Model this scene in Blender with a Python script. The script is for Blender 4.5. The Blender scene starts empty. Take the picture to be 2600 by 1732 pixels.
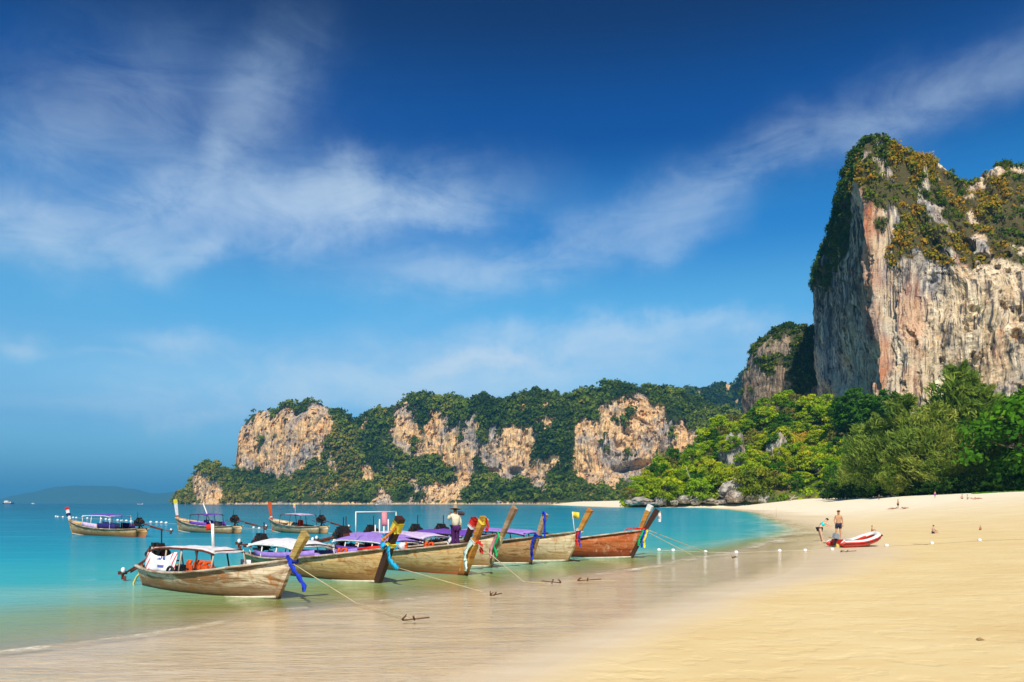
import bpy, bmesh, math, random
import numpy as np
from mathutils import Vector, Matrix

scene = bpy.context.scene
COL = scene.collection
R = math.radians

# ------------------------------------------------------------------ camera
CAM_H = 2.4          # eye height over the still water, metres
FPX = 2000.0         # focal length in pixels of the 2600 px wide photograph
HOR = 1278.0         # horizon row
cam_d = bpy.data.cameras.new('camera')
cam = bpy.data.objects.new('camera', cam_d)
COL.objects.link(cam)
cam.location = (0, 0, CAM_H)
cam.rotation_euler = (R(90), 0, 0)
cam_d.sensor_width = 36
cam_d.lens = FPX / 2600 * 36
cam_d.shift_y = (HOR - 866) / 2600
cam_d.clip_start = 0.1
cam_d.clip_end = 60000
scene.camera = cam

# ------------------------------------------------------------------ light
SUN_EL = 46.0
SUN_DIR = Vector((-0.06, -1.0, 0)).normalized()      # horizontal direction towards the sun
sd = bpy.data.lights.new('sun', 'SUN')
sd.energy = 4.6
sd.angle = R(0.5)
sd.color = (1.0, 0.93, 0.80)
sun = bpy.data.objects.new('sun', sd)
COL.objects.link(sun)
to_sun = Vector((SUN_DIR.x * math.cos(R(SUN_EL)), SUN_DIR.y * math.cos(R(SUN_EL)), math.sin(R(SUN_EL))))
sun.rotation_euler = to_sun.to_track_quat('Z', 'Y').to_euler()
sun.location = (0, -20, 60)

scene.view_settings.view_transform = 'Standard'
scene.view_settings.look = 'None'
scene.view_settings.exposure = 0.32
scene.view_settings.gamma = 1
scene.view_settings.use_curve_mapping = False
scene.render.engine = 'CYCLES'
scene.cycles.max_bounces = 6
scene.cycles.diffuse_bounces = 2
scene.cycles.glossy_bounces = 3
scene.cycles.transparent_max_bounces = 12
scene.cycles.volume_bounces = 0
scene.cycles.use_denoising = True

# ------------------------------------------------------------------ node helpers
class NT:
    def __init__(s, tree):
        s.t = tree; s.n = tree.nodes; s.l = tree.links
    def add(s, typ, **kw):
        n = s.n.new(typ)
        for k, v in kw.items():
            setattr(n, k, v)
        return n
    def link(s, a, b):
        s.l.new(a, b)
    def put(s, sock, v):
        if isinstance(v, bpy.types.NodeSocket):
            s.l.new(v, sock)
        else:
            if hasattr(sock.default_value, '__len__') and not hasattr(v, '__len__'):
                v = (v,) * len(sock.default_value)
            if hasattr(v, '__len__') and len(v) == 3 and len(sock.default_value) == 4:
                v = tuple(v) + (1,)
            sock.default_value = v
    def math(s, op, a, b=0.0, c=0.0, clamp=False):
        n = s.add('ShaderNodeMath', operation=op, use_clamp=clamp)
        s.put(n.inputs[0], a); s.put(n.inputs[1], b); s.put(n.inputs[2], c)
        return n.outputs[0]
    def mix(s, f, a, b, mode='MIX'):
        n = s.add('ShaderNodeMix', data_type='RGBA', blend_type=mode)
        s.put(n.inputs[0], f); s.put(n.inputs[6], a); s.put(n.inputs[7], b)
        return n.outputs[2]
    def noise(s, vec, scale, detail=4, rough=0.55, dist=0.0, out=0):
        n = s.add('ShaderNodeTexNoise')
        if vec is not None:
            s.link(vec, n.inputs['Vector'])
        n.inputs['Scale'].default_value = scale
        n.inputs['Detail'].default_value = detail
        n.inputs['Roughness'].default_value = rough
        n.inputs['Distortion'].default_value = dist
        return n.outputs[out]
    def mapping(s, vec, scale=(1, 1, 1), loc=(0, 0, 0), rot=(0, 0, 0)):
        n = s.add('ShaderNodeMapping')
        s.link(vec, n.inputs[0])
        n.inputs['Scale'].default_value = scale
        n.inputs['Location'].default_value = loc
        n.inputs['Rotation'].default_value = rot
        return n.outputs[0]
    def ramp(s, f, stops, interp='LINEAR'):
        n = s.add('ShaderNodeValToRGB')
        s.put(n.inputs[0], f)
        cr = n.color_ramp
        cr.interpolation = interp
        while len(cr.elements) < len(stops):
            cr.elements.new(0.5)
        for e, (p, c) in zip(cr.elements, stops):
            e.position = p
            if not hasattr(c, '__len__'):
                c = (c, c, c)
            e.color = tuple(c) + (1,) if len(c) == 3 else c
        return n.outputs[0]
    def rng(s, v, a, b, c=0.0, d=1.0, smooth=False):
        n = s.add('ShaderNodeMapRange')
        if smooth:
            n.interpolation_type = 'SMOOTHSTEP'
        s.put(n.inputs[0], v)
        for i, q in enumerate((a, b, c, d)):
            n.inputs[i + 1].default_value = q
        return n.outputs[0]
    def attr(s, name, out='Fac'):
        n = s.add('ShaderNodeAttribute', attribute_name=name)
        return n.outputs[out]
    def bump(s, h, strength, dist):
        n = s.add('ShaderNodeBump')
        n.inputs['Strength'].default_value = strength
        n.inputs['Distance'].default_value = dist
        s.link(h, n.inputs['Height'])
        return n.outputs[0]

# ------------------------------------------------------------------ sky
world = bpy.data.worlds.new('World')
scene.world = world
world.use_nodes = True
wt = NT(world.node_tree)
wt.n.clear()
sky = wt.add('ShaderNodeTexSky', sky_type='NISHITA')
sky.sun_disc = False
sky.sun_elevation = R(SUN_EL)
sky.sun_rotation = math.atan2(SUN_DIR.x, SUN_DIR.y)
sky.altitude = 0
sky.air_density = 1.0
sky.dust_density = 0.6
sky.ozone_density = 3.0
tc = wt.add('ShaderNodeTexCoord')
sep = wt.add('ShaderNodeSeparateXYZ'); wt.link(tc.outputs['Generated'], sep.inputs[0])
sx, sy, sz = sep.outputs
# the deep polarised blue of a tropical sky: dark overhead, pale by the horizon
SKY_TINT = [(0.0, (0.12, 0.40, 0.80)), (0.09, (0.34, 0.66, 0.90)), (0.16, (0.54, 0.92, 1.04)),
            (0.24, (0.40, 0.98, 1.14)), (0.33, (0.13, 0.68, 1.06)), (0.43, (0.04, 0.32, 0.72)), (0.54, (0.05, 0.17, 0.38)), (1.0, (0.07, 0.19, 0.42))]
tint = wt.ramp(sz, SKY_TINT, 'EASE')
skyc = wt.mix(1.0, sky.outputs[0], tint, 'MULTIPLY')
ym = wt.math('MAXIMUM', sy, 0.04)
u_ = wt.math('DIVIDE', sx, ym)
v_ = wt.math('DIVIDE', sz, ym)
cmb = wt.add('ShaderNodeCombineXYZ'); wt.link(u_, cmb.inputs[0]); wt.link(v_, cmb.inputs[1])
wv = cmb.outputs[0]
wa = wt.add('ShaderNodeVectorMath', operation='SCALE')
wn = wt.noise(tc.outputs['Generated'], 6.0, 6, 0.6, 0.0, out=1)
sub = wt.add('ShaderNodeVectorMath', operation='SUBTRACT'); wt.link(wn, sub.inputs[0]); sub.inputs[1].default_value = (.5, .5, .5)
wt.link(sub.outputs[0], wa.inputs[0]); wa.inputs['Scale'].default_value = 0.13
wadd = wt.add('ShaderNodeVectorMath', operation='ADD'); wt.link(wv, wadd.inputs[0]); wt.link(wa.outputs[0], wadd.inputs[1])
sp2 = wt.add('ShaderNodeSeparateXYZ'); wt.link(wadd.outputs[0], sp2.inputs[0])
wu, wvv = sp2.outputs[0], sp2.outputs[1]
CLOUDS = [(832, 517, 330, 75, 4, .85), (896, 465, 100, 65, 0, .60), (1090, 517, 120, 36, 0, .62), (677, 241, 85, 170, -22, .42),
          (560, 396, 48, 50, 0, .40), (120, 574, 260, 85, -8, .58), (360, 660, 70, 40, -20, .34), (150, 320, 260, 140, 15, .24),
          (450, 500, 140, 70, 0, .50), (517, 643, 90, 30, 12, .42), (1148, 672, 230, 52, 0, .42), (420, 330, 330, 260, 0, .16),
          (1960, 410, 680, 62, 22, .42), (2400, 200, 400, 70, 22, .16), (488, 867, 130, 26, -4, .5), (1230, 905, 170, 18, 8, .85),
          (1560, 838, 280, 26, 5, .45), (1850, 822, 80, 26, 0, .35), (40, 870, 60, 24, -15, .55), (1640, 610, 190, 40, 10, .25),
          (1000, 960, 620, 60, 4, .46), (1500, 880, 700, 60, 2, .22), (1300, 1000, 900, 70, 0, .22), (220, 905, 260, 10, 0, .12), (700, 1040, 700, 26, 0, .12)]
acc = None
for (cx, cy, rx, ry, ang, w) in CLOUDS:
    cu, cv = (cx - 1300) / FPX, (HOR - cy) / FPX
    a = R(ang); ru, rv = rx / FPX, ry / FPX
    du = wt.math('SUBTRACT', wu, cu); dv = wt.math('SUBTRACT', wvv, cv)
    p = wt.math('MULTIPLY', du, math.cos(a) / ru); p = wt.math('MULTIPLY_ADD', dv, math.sin(a) / ru, p)
    q = wt.math('MULTIPLY', du, -math.sin(a) / rv); q = wt.math('MULTIPLY_ADD', dv, math.cos(a) / rv, q)
    r2 = wt.math('MULTIPLY', p, p); r2 = wt.math('MULTIPLY_ADD', q, q, r2)
    g = wt.math('EXPONENT', wt.math('MULTIPLY', r2, -0.9))
    acc = wt.math('MULTIPLY', g, w) if acc is None else wt.math('MULTIPLY_ADD', g, w, acc)
strk = wt.mapping(tc.outputs['Generated'], scale=(8, 8, 22), rot=(0, R(-22), 0))
fib = wt.noise(strk, 1.0, 10, 0.66, 0.8)
big = wt.noise(tc.outputs['Generated'], 7.0, 6, 0.55, 0.6)
den = wt.math('ADD', wt.math('MULTIPLY', fib, 1.1), wt.math('MULTIPLY', big, 1.0))
den = wt.rng(den, 0.72, 1.36, 0.18, 1.45)
# the sky beyond the picture goes on with thin streaks of the same kind
gen = wt.rng(wt.noise(tc.outputs['Generated'], 1.9, 3, 0.5, 0.3), 0.55, 0.8, 0.0, 0.35)
back = wt.rng(sy, 0.55, 0.1, 0.0, 1.0, True)
cov = wt.math('ADD', wt.math('MULTIPLY', acc, den), wt.math('MULTIPLY', gen, back))
cov = wt.math('MULTIPLY', wt.math('SUBTRACT', 1.0, wt.math('EXPONENT', wt.math('MULTIPLY', cov, -1.25))), 0.92)
up = wt.rng(sz, -0.02, 0.03)
cov = wt.math('MULTIPLY', cov, up)
ccol = wt.ramp(sz, [(0.0, (5.2, 6.1, 7.0)), (0.3, (5.3, 6.4, 7.5)), (0.5, (3.1, 4.5, 6.1)), (1.0, (2.4, 3.4, 5.0))])
skyf = wt.mix(cov, skyc, ccol)
bg = wt.add('ShaderNodeBackground'); wt.link(skyf, bg.inputs[0]); bg.inputs[1].default_value = 0.10
wo = wt.add('ShaderNodeOutputWorld'); wt.link(bg.outputs[0], wo.inputs[0])

# ------------------------------------------------------------------ numpy noise
def _hash(i, j, k, seed):
    h = (i.astype(np.int64) * 374761393 + j.astype(np.int64) * 668265263 + k.astype(np.int64) * 2147483647 + seed * 974634777) & 0xFFFFFFFF
    h = ((h ^ (h >> 13)) * 1274126177) & 0xFFFFFFFF
    h = (h ^ (h >> 16))
    return (h & 0xFFFF) / 32767.5 - 1.0
def vnoise(p, seed=0):
    f = np.floor(p).astype(np.int64); t = p - f
    t = t * t * t * (t * (t * 6 - 15) + 10)
    i, j, k = f[:, 0], f[:, 1], f[:, 2]
    def h(a, b, c): return _hash(i + a, j + b, k + c, seed)
    x0 = h(0, 0, 0) * (1 - t[:, 0]) + h(1, 0, 0) * t[:, 0]
    x1 = h(0, 1, 0) * (1 - t[:, 0]) + h(1, 1, 0) * t[:, 0]
    x2 = h(0, 0, 1) * (1 - t[:, 0]) + h(1, 0, 1) * t[:, 0]
    x3 = h(0, 1, 1) * (1 - t[:, 0]) + h(1, 1, 1) * t[:, 0]
    y0 = x0 * (1 - t[:, 1]) + x1 * t[:, 1]
    y1 = x2 * (1 - t[:, 1]) + x3 * t[:, 1]
    return y0 * (1 - t[:, 2]) + y1 * t[:, 2]
def fbm(p, octv=4, seed=0, gain=0.5):
    p = np.asarray(p, float)
    s = np.zeros(len(p)); a = 1.0; tot = 0
    for o in range(octv):
        s += a * vnoise(p + 17.3 * o, seed + o); tot += a
        p = p * 2.03; a *= gain
    return s / tot
def sstep(a, b, x):
    t = np.clip((x - a) / (b - a), 0, 1)
    return t * t * (3 - 2 * t)

# ------------------------------------------------------------------ mesh helpers
def np_mesh(name, V, F, mat=None, parent=None, smooth=False, attrs=None, link=True):
    V = np.asarray(V, np.float32); F = np.asarray(F, np.int32)
    me = bpy.data.meshes.new(name)
    me.vertices.add(len(V)); me.vertices.foreach_set('co', V.ravel())
    n, k = F.shape
    me.loops.add(n * k); me.loops.foreach_set('vertex_index', F.ravel())
    me.polygons.add(n)
    me.polygons.foreach_set('loop_start', np.arange(n, dtype=np.int32) * k)
    me.polygons.foreach_set('use_smooth', np.full(n, smooth))
    for a, v in (attrs or {}).items():
        at = me.attributes.new(a, 'FLOAT', 'POINT')
        at.data.foreach_set('value', np.asarray(v, np.float32))
    me.update(calc_edges=True); me.validate()
    if mat: me.materials.append(mat)
    if not link: return me
    o = bpy.data.objects.new(name, me); COL.objects.link(o)
    if parent: o.parent = parent
    return o
def grid_faces(nr, nc, closed=False):
    a = np.arange(nr * nc).reshape(nr, nc)
    if closed: a = np.concatenate([a, a[:, :1]], 1)
    return np.stack([a[:-1, :-1], a[:-1, 1:], a[1:, 1:], a[1:, :-1]], -1).reshape(-1, 4)
def setp(o, label=None, cat=None, group=None, kind=None):
    if label: o['label'] = label
    if cat: o['category'] = cat
    if group: o['group'] = group
    if kind: o['kind'] = kind
    return o
def empty(name, loc=(0, 0, 0), rz=0.0, **kw):
    o = bpy.data.objects.new(name, None); COL.objects.link(o)
    o.location = loc; o.rotation_euler = (0, 0, rz); o.empty_display_size = 0.3
    return setp(o, **kw)
def P(px, py, Y):
    "the point at distance Y that the photograph shows at pixel (px, py)"
    return np.array([(px - 1300) / FPX * Y, Y, CAM_H - (py - HOR) / FPX * Y])

# ------------------------------------------------------------------ materials
def principled(name, col, rough=0.6, spec=0.3, metal=0.0):
    m = bpy.data.materials.new(name); m.use_nodes = True
    b = m.node_tree.nodes['Principled BSDF']
    b.inputs['Base Color'].default_value = tuple(col) + (1,)
    b.inputs['Roughness'].default_value = rough
    b.inputs['Specular IOR Level'].default_value = spec
    b.inputs['Metallic'].default_value = metal
    t = NT(m.node_tree)
    # a little procedural wear in every plain paint or cloth
    oc = t.add('ShaderNodeTexCoord').outputs['Object']
    n = t.noise(oc, 6.0, 5, 0.6)
    c = t.mix(t.rng(n, 0.3, 0.75), tuple(x * 0.72 for x in col), tuple(min(1, x * 1.15) for x in col))
    t.link(c, b.inputs['Base Color'])
    return m
def newmat(name):
    m = bpy.data.materials.new(name); m.use_nodes = True
    t = NT(m.node_tree); b = m.node_tree.nodes['Principled BSDF']
    return m, t, b

def foliage_mat(name, cols, trans=0.25):
    "leaf colours by clump: cols dark to light"
    m, t, b = newmat(name)
    out = t.n['Material Output']
    tn = t.attr('tint')
    oi = t.add('ShaderNodeObjectInfo').outputs['Random']
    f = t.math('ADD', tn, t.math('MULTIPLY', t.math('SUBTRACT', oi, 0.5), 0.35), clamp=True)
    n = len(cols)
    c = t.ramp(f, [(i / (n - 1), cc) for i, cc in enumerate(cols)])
    d = t.add('ShaderNodeBsdfDiffuse'); t.link(c, d.inputs[0])
    tr = t.add('ShaderNodeBsdfTranslucent'); t.link(t.mix(0.5, c, (0.22, 0.32, 0.02)), tr.inputs[0])
    mx = t.add('ShaderNodeMixShader'); mx.inputs[0].default_value = trans
    t.link(d.outputs[0], mx.inputs[1]); t.link(tr.outputs[0], mx.inputs[2])
    t.link(mx.outputs[0], out.inputs['Surface'])
    return m
M_FAR_LEAF = foliage_mat('far_woodland', [(.022, .045, .012), (.050, .090, .014), (.10, .15, .018), (.18, .22, .026), (.26, .20, .035)], .2)
M_HILL_LEAF = foliage_mat('hill_leaf', [(.06, .15, .010), (.19, .34, .012), (.34, .52, .014), (.50, .60, .02), (.60, .52, .03)], .45)
M_DARK_LEAF = foliage_mat('dark_leaf', [(.015, .045, .010), (.03, .075, .012), (.05, .10, .015)], .15)
M_GRASS = foliage_mat('dry_grass', [(.12, .13, .02), (.24, .18, .02), (.36, .21, .025), (.42, .17, .03)], .25)
M_CLIFF_LEAF = foliage_mat('cliff_shrub', [(.03, .07, .010), (.08, .13, .012), (.16, .20, .018), (.32, .23, .02), (.46, .22, .022)], .25)
M_CASUARINA = foliage_mat('casuarina_needle', [(.07, .14, .03), (.18, .28, .045), (.32, .41, .07), (.48, .50, .10)], .45)
M_BRIGHT_LEAF = foliage_mat('bright_leaf', [(.03, .11, .010), (.075, .21, .012), (.14, .31, .015)], .3)
M_BARK = principled('bark', (.16, .12, .085), 0.9, 0.1)
M_PALE_BARK = principled('pale_bark', (.42, .36, .28), 0.9, 0.1)

def rock_mat(name, cream, tan, orange, grey, dark, sc=1.0, streak=1.0, under=None):
    m, t, b = newmat(name)
    oc = t.add('ShaderNodeTexCoord').outputs['Object']
    warp = t.noise(oc, 0.02 * sc, 3, 0.5, out=1)
    vm = t.add('ShaderNodeVectorMath', operation='MULTIPLY_ADD')
    t.link(warp, vm.inputs[0]); vm.inputs[1].default_value = (14 / sc,) * 3; t.link(oc, vm.inputs[2])
    wc = vm.outputs[0]
    vert = t.mapping(wc, scale=(0.16 * sc, 0.16 * sc, 0.012 * sc))
    s1 = t.noise(vert, 1.0, 7, 0.62)
    vert2 = t.mapping(wc, scale=(0.42 * sc, 0.42 * sc, 0.022 * sc), loc=(31, 5, 2))
    s2 = t.noise(vert2, 1.0, 6, 0.6)
    b1 = t.noise(wc, 0.028 * sc, 5, 0.6)
    b2 = t.noise(t.mapping(wc, loc=(90, 20, 7)), 0.06 * sc, 6, 0.65)
    c = t.mix(t.rng(s1, 0.38, 0.60), tan, cream)
    c = t.mix(t.math('MULTIPLY', t.rng(b2, 0.55, 0.68), t.rng(s1, 0.35, 0.6)), c, orange)
    c = t.mix(t.math('MULTIPLY', t.rng(b1, 0.46, 0.60), 0.9), c, grey)
    c = t.mix(t.math('MULTIPLY', t.rng(s2, 0.53, 0.62), 0.75 * streak), c, dark)
    c = t.mix(t.math('MULTIPLY', t.rng(s2, 0.44, 0.37), 0.5 * streak), c, tuple(min(1, x * 1.35) for x in cream))
    fine = t.noise(wc, 0.9 * sc, 6, 0.7)
    s3 = t.noise(t.mapping(wc, scale=(.95 * sc, .95 * sc, .03 * sc), loc=(3, 77, 1)), 1.0, 7, .66)
    c = t.mix(t.math('MULTIPLY', t.rng(s3, .56, .62), .7 * streak), c, dark)
    c = t.mix(t.math('MULTIPLY', t.rng(s3, .42, .36), .4), c, (.80, .70, .55))
    warm = t.attr('warm')
    c = t.mix(t.math('MULTIPLY', warm, t.rng(s1, .35, .62, .2, .95)), c, (.55, .17, .06))
    ragged = t.noise(t.mapping(wc, scale=(.10 * sc, .10 * sc, .05 * sc), loc=(7, 3, 60)), 1.0, 7, .72)
    c = t.mix(t.math('MULTIPLY', t.rng(ragged, .56, .63), .8), c, dark)
    c = t.mix(t.math('MULTIPLY', t.rng(ragged, .40, .33), .75), c, tuple(min(1, x * 1.5) for x in cream))
    c = t.mix(t.rng(fine, 0.56, 0.70), c, dark)
    shade_f = t.attr('facet_shade')
    c = t.mix(t.math('MULTIPLY', shade_f, t.rng(s2, .40, .56, .35, .95)), c, (.045, .048, .045))  # painted shade: near-black mixed into the rock colour where the mask is set
    if under:
        veg = t.attr('rock')
        c = t.mix(veg, under, c)
    t.link(c, b.inputs['Base Color'])
    b.inputs['Roughness'].default_value = 0.95; b.inputs['Specular IOR Level'].default_value = 0.1
    h = t.math('ADD', fine, t.math('MULTIPLY', s2, 1.5))
    t.link(t.bump(h, 0.8, 1.2 / sc), b.inputs['Normal'])
    return m
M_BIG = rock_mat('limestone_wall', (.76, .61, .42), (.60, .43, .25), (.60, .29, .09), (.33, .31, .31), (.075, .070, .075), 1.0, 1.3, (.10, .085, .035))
M_FAR = rock_mat('far_limestone', (.80, .53, .27), (.66, .36, .14), (.72, .27, .05), (.30, .27, .26), (.06, .055, .055), 0.55, 1.0, (.035, .055, .014))
M_PIN = rock_mat('pinnacle_rock', (.38, .28, .19), (.24, .17, .11), (.42, .17, .06), (.14, .13, .13), (.05, .046, .045), 1.0, 1.2, (.07, .075, .03))
M_ROCK = rock_mat('shore_rock', (.42, .38, .33), (.26, .22, .18), (.30, .17, .10), (.20, .19, .185), (.05, .047, .045), 4.0, .9)
M_EARTH, t_, b_ = newmat('hill_undergrowth')
oc_ = t_.add('ShaderNodeTexCoord').outputs['Object']
n_ = t_.noise(oc_, .08, 5, .6)
t_.link(t_.ramp(n_, [(.3, (.03, .06, .01)), (.5, (.07, .10, .015)), (.62, (.16, .12, .03)), (.75, (.20, .16, .10))]), b_.inputs['Base Color'])
b_.inputs['Roughness'].default_value = 1
# ------------------------------------------------------------------ shore geometry
XS = np.array([(-60, -60), (-30, -38), (0, -9), (8, -2.3), (10.6, -.2), (13.9, 1.7), (22.5, 6.5), (26.7, 9.6), (35, 13.8), (45, 18.8), (60, 26),
               (80, 32), (120, 42), (200, 64), (320, 89), (436, 107), (444, 95), (452, 66), (470, 60), (20000, 60)], float)
XW = np.array([(-60, -72), (-30, -46), (0, -18.5), (8, -12.2), (12.5, -8.1), (14.6, -6.3), (17.8, -4.7), (19.9, -2.2), (23.1, 0.3), (28.4, 4.3),
               (39, 11.2), (60, 21.8), (72, 26.4), (100, 34.5), (120, 40), (200, 62.5), (320, 87.5), (436, 105.5), (444, 93.5), (452, 64), (470, 58), (20000, 58)], float)
def xs_at(Y): return np.interp(Y, XS[:, 0], XS[:, 1])
def xw_at(Y): return np.interp(Y, XW[:, 0], XW[:, 1])
def cosf(Y): return np.interp(Y, [0, 50, 120, 430, 440, 452, 480], [.8, .9, .96, .96, .5, .5, 1.0])
def ground_z(x, Y):
    x = np.asarray(x, float); Y = np.asarray(Y, float)
    c = cosf(Y)
    d = (x - xs_at(Y)) * c
    dw = (xw_at(Y) - x) * c
    wd = np.interp(Y, [20, 120], [1.0, 9.0]); sl = np.interp(Y, [20, 60, 120], [.03, .06, .12])
    e = np.maximum(d - wd, 0)
    zz = .008 * np.clip(d, 0, wd) + sl * (e * e / (e + 2.5))
    zz = np.where(zz > 4.2, 4.2 + 1.6 * (1 - np.exp(-(zz - 4.2) / 1.6)), zz)
    span = np.maximum((xs_at(Y) - xw_at(Y)) * c, .5)
    film = -.055 * np.clip(-d / span, 0, 1)
    deep = -.055 - .055 * np.clip(dw, 0, None)
    z = np.where(d > 0, zz, np.where(dw > 0, np.maximum(deep, -5), film))
    n = fbm(np.stack([x * .12, Y * .12, 0 * x], 1) if x.ndim else np.array([[x * .12, Y * .12, 0]]), 3, 5)
    amp = .05 * np.clip((d - 1) / 6, 0, 1)
    # low wet bars and pools at the edge of the film
    n2 = fbm(np.stack([x * .18, Y * .07, 0 * x + 3], 1) if x.ndim else np.array([[x * .18, Y * .07, 3]]), 3, 9)
    bar = .022 * np.exp(-(d / np.interp(Y, [20, 60], [1.2, 4])) ** 2)
    r = z + n * amp + n2 * bar * .4
    return r if x.ndim else float(r[0])
def gz(x, Y): return float(ground_z(np.array([x]), np.array([Y]))[0])
def hit(px, py, ymin=8, ymax=460):
    "where the view ray through a pixel meets the sand or the water"
    Ys = np.exp(np.linspace(math.log(ymin), math.log(ymax), 3000))
    xs = (px - 1300) / FPX * Ys; zs = CAM_H - (py - HOR) / FPX * Ys
    g = np.maximum(ground_z(xs, Ys), 0)
    k = np.nonzero(zs <= g)[0]
    i = k[0] if len(k) else len(Ys) - 1
    return Vector((xs[i], Ys[i], g[i]))

def geom(a, b, s0, s1):
    "coordinates from a to b, spacing growing from s0 to s1"
    out = [a]; s = s0; n = 0
    L = b - a
    while out[-1] < b:
        f = (out[-1] - a) / L
        out.append(out[-1] + s0 + (s1 - s0) * f)
    out[-1] = b
    return np.array(out)
Yg = np.concatenate([np.array([-60, -45, -30, -20, -10, -4, 0, 3, 5.5]), geom(7, 60, .16, .5), geom(60.6, 480, .8, 5)[0:], np.array([520, 700, 1100, 2500, 6000, 13000, 22000])])
Dg = np.concatenate([np.array([-22000, -9000, -4000, -2000, -1000, -600, -350, -220, -140]), geom(-100, -12, 6, .5), geom(-11.6, 12, .22, .22)[:], geom(12.4, 90, .4, 3), np.array([120, 180, 300, 600, 1500, 5000])])
Dg = np.unique(np.round(Dg, 3))
YY, DD = np.meshgrid(Yg, Dg, indexing='ij')
XX = xs_at(YY) + DD
zz = ground_z(XX.ravel(), YY.ravel())
dS = (DD * cosf(YY)).ravel()
wetw = np.interp(YY.ravel(), [20, 60, 120, 400], [1.3, 4.5, 10.0, 8])
wn_ = fbm(np.stack([XX.ravel() * .11, YY.ravel() * .05, 0 * dS], 1), 4, 21)
wet = 1 - sstep(-.3, 1.0, dS / wetw - .25 + wn_ * .9)

m, t, b = newmat('beach_sand')
oc = t.add('ShaderNodeTexCoord').outputs['Object']
wt_ = t.attr('wet')
n1 = t.noise(oc, .25, 6, .6); n2 = t.noise(oc, 3.0, 6, .65); n3 = t.noise(oc, 60, 3, .6)
st = t.noise(t.mapping(oc, scale=(.30, 1.4, 1), rot=(0, 0, R(-28))), 1.0, 5, .6)
dry = t.mix(t.rng(n1, .3, .7), (.68, .51, .25), (.77, .61, .33))
dry = t.mix(t.math('MULTIPLY', t.rng(st, .46, .70), .6), dry, (.66, .47, .20))
dry = t.mix(t.math('MULTIPLY', t.rng(n2, .6, .75), .3), dry, (.50, .36, .17))
dry = t.mix(t.math('MULTIPLY', t.rng(n3, .55, .8), .25), dry, (.42, .30, .15))
wetc = t.mix(t.rng(st, .35, .7), (.70, .54, .33), (.82, .66, .43))
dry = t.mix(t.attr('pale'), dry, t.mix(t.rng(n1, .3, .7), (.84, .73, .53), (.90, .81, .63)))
c = t.mix(wt_, dry, wetc)
t.link(c, b.inputs['Base Color'])
t.link(t.rng(wt_, 0, 1, .95, .42), b.inputs['Roughness'])
t.link(t.rng(wt_, 0, 1, .08, .55), b.inputs['Specular IOR Level'])
foot = t.noise(oc, 1.7, 3, .5); 
h = t.math('ADD', t.math('MULTIPLY', t.rng(foot, .62, .5), 1.2), t.math('MULTIPLY', n3, .25))
vo = t.add('ShaderNodeTexVoronoi'); vo.inputs['Scale'].default_value = 1.5; t.link(oc, vo.inputs['Vector'])
ft = t.math('MULTIPLY', t.rng(vo.outputs['Distance'], .30, .12, 0, -1.6), t.rng(t.noise(oc, .12, 3, .5), .50, .60))
h = t.math('ADD', t.math('ADD', h, ft), t.math('MULTIPLY', n2, .6))
h = t.math('MULTIPLY', h, t.rng(wt_, 0, .8, 1, .06))
t.link(t.bump(h, .40, .03), b.inputs['Normal'])
M_SAND = m
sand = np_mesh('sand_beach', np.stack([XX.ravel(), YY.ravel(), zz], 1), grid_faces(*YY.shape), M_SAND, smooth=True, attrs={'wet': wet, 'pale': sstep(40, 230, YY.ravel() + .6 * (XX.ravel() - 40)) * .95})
setp(sand, 'golden sand beach sloping down to the shallow turquoise water', kind='structure')

# water
Dw = np.unique(np.round(np.concatenate([np.array([-22000, -12000, -9000, -6000, -4000, -2500, -2000, -1500, -1000, -600, -350, -220, -140]), geom(-100, -14, 6, .3), geom(-13.8, 4, .16, .16), geom(4.2, 14, .4, 2)]), 3))
YW, DW = np.meshgrid(Yg, Dw, indexing='ij')
XWg = xs_at(YW) + DW
xr, yr = XWg.ravel(), YW.ravel()
dw = (xw_at(yr) - xr) * cosf(yr)
dsh = (xs_at(yr) - xr) * cosf(yr)
# the little breaking wave that runs along the edge of the thin sheet of water
wob = .55 * fbm(np.stack([xr * .16, yr * .16, 0 * xr], 1), 3, 31) * np.clip(yr / 20, .6, 3)
ph = dw + wob
brk = .5 + .5 * fbm(np.stack([xr * .22 + 7, yr * .22, 0 * xr], 1), 2, 44)
fade = np.clip((yr - 4) / 8, 0, 1) * (1 - sstep(160, 300, yr))
rw = .26 * np.clip(yr / 22, .8, 4)
ridge = np.exp(-((ph - .25) / rw) ** 2) * (.35 + brk) * np.interp(yr, [30, 42], [1, 1.5])
ridge3 = np.exp(-((ph - 3.5 - 3 * wob) / (rw * .8)) ** 2) * brk * (yr > 38) * (yr < 120)
ridge2 = np.exp(-((ph + 2.6 + wob) / .35) ** 2) * brk * (yr < 90) * (yr > 16)
zw = .022 * ridge * fade + .006 * ridge2 * fade
sw = fbm(np.stack([xr * .22, yr * .5, 0 * xr], 1), 3, 51)
zw = zw + .018 * sw * np.clip(dw / 10, 0, 1) * (1 - sstep(120, 300, yr))
rr = np.hypot(xr, yr)
foam = np.clip(ridge * 1.5 + ridge2 * .35 + ridge3 * .7, 0, 1.5) * fade
m, t, b = newmat('sea_water')
out = t.n['Material Output']
oc = t.add('ShaderNodeTexCoord').outputs['Object']
da = t.attr('depth')
lg = t.math('LOGARITHM', t.math('MAXIMUM', t.math('ADD', da, 1.0), 0.05), 10.0)     # 0 at the wave line, 1 at 9 m out, 2 at 99, 3 at 999
wob_ = t.noise(t.mapping(oc, scale=(.03, .10, 1), rot=(0, 0, R(-10))), 1.0, 5, .6)
lg2 = t.math('ADD', lg, t.math('MULTIPLY', t.math('SUBTRACT', wob_, .5), .55))
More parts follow.
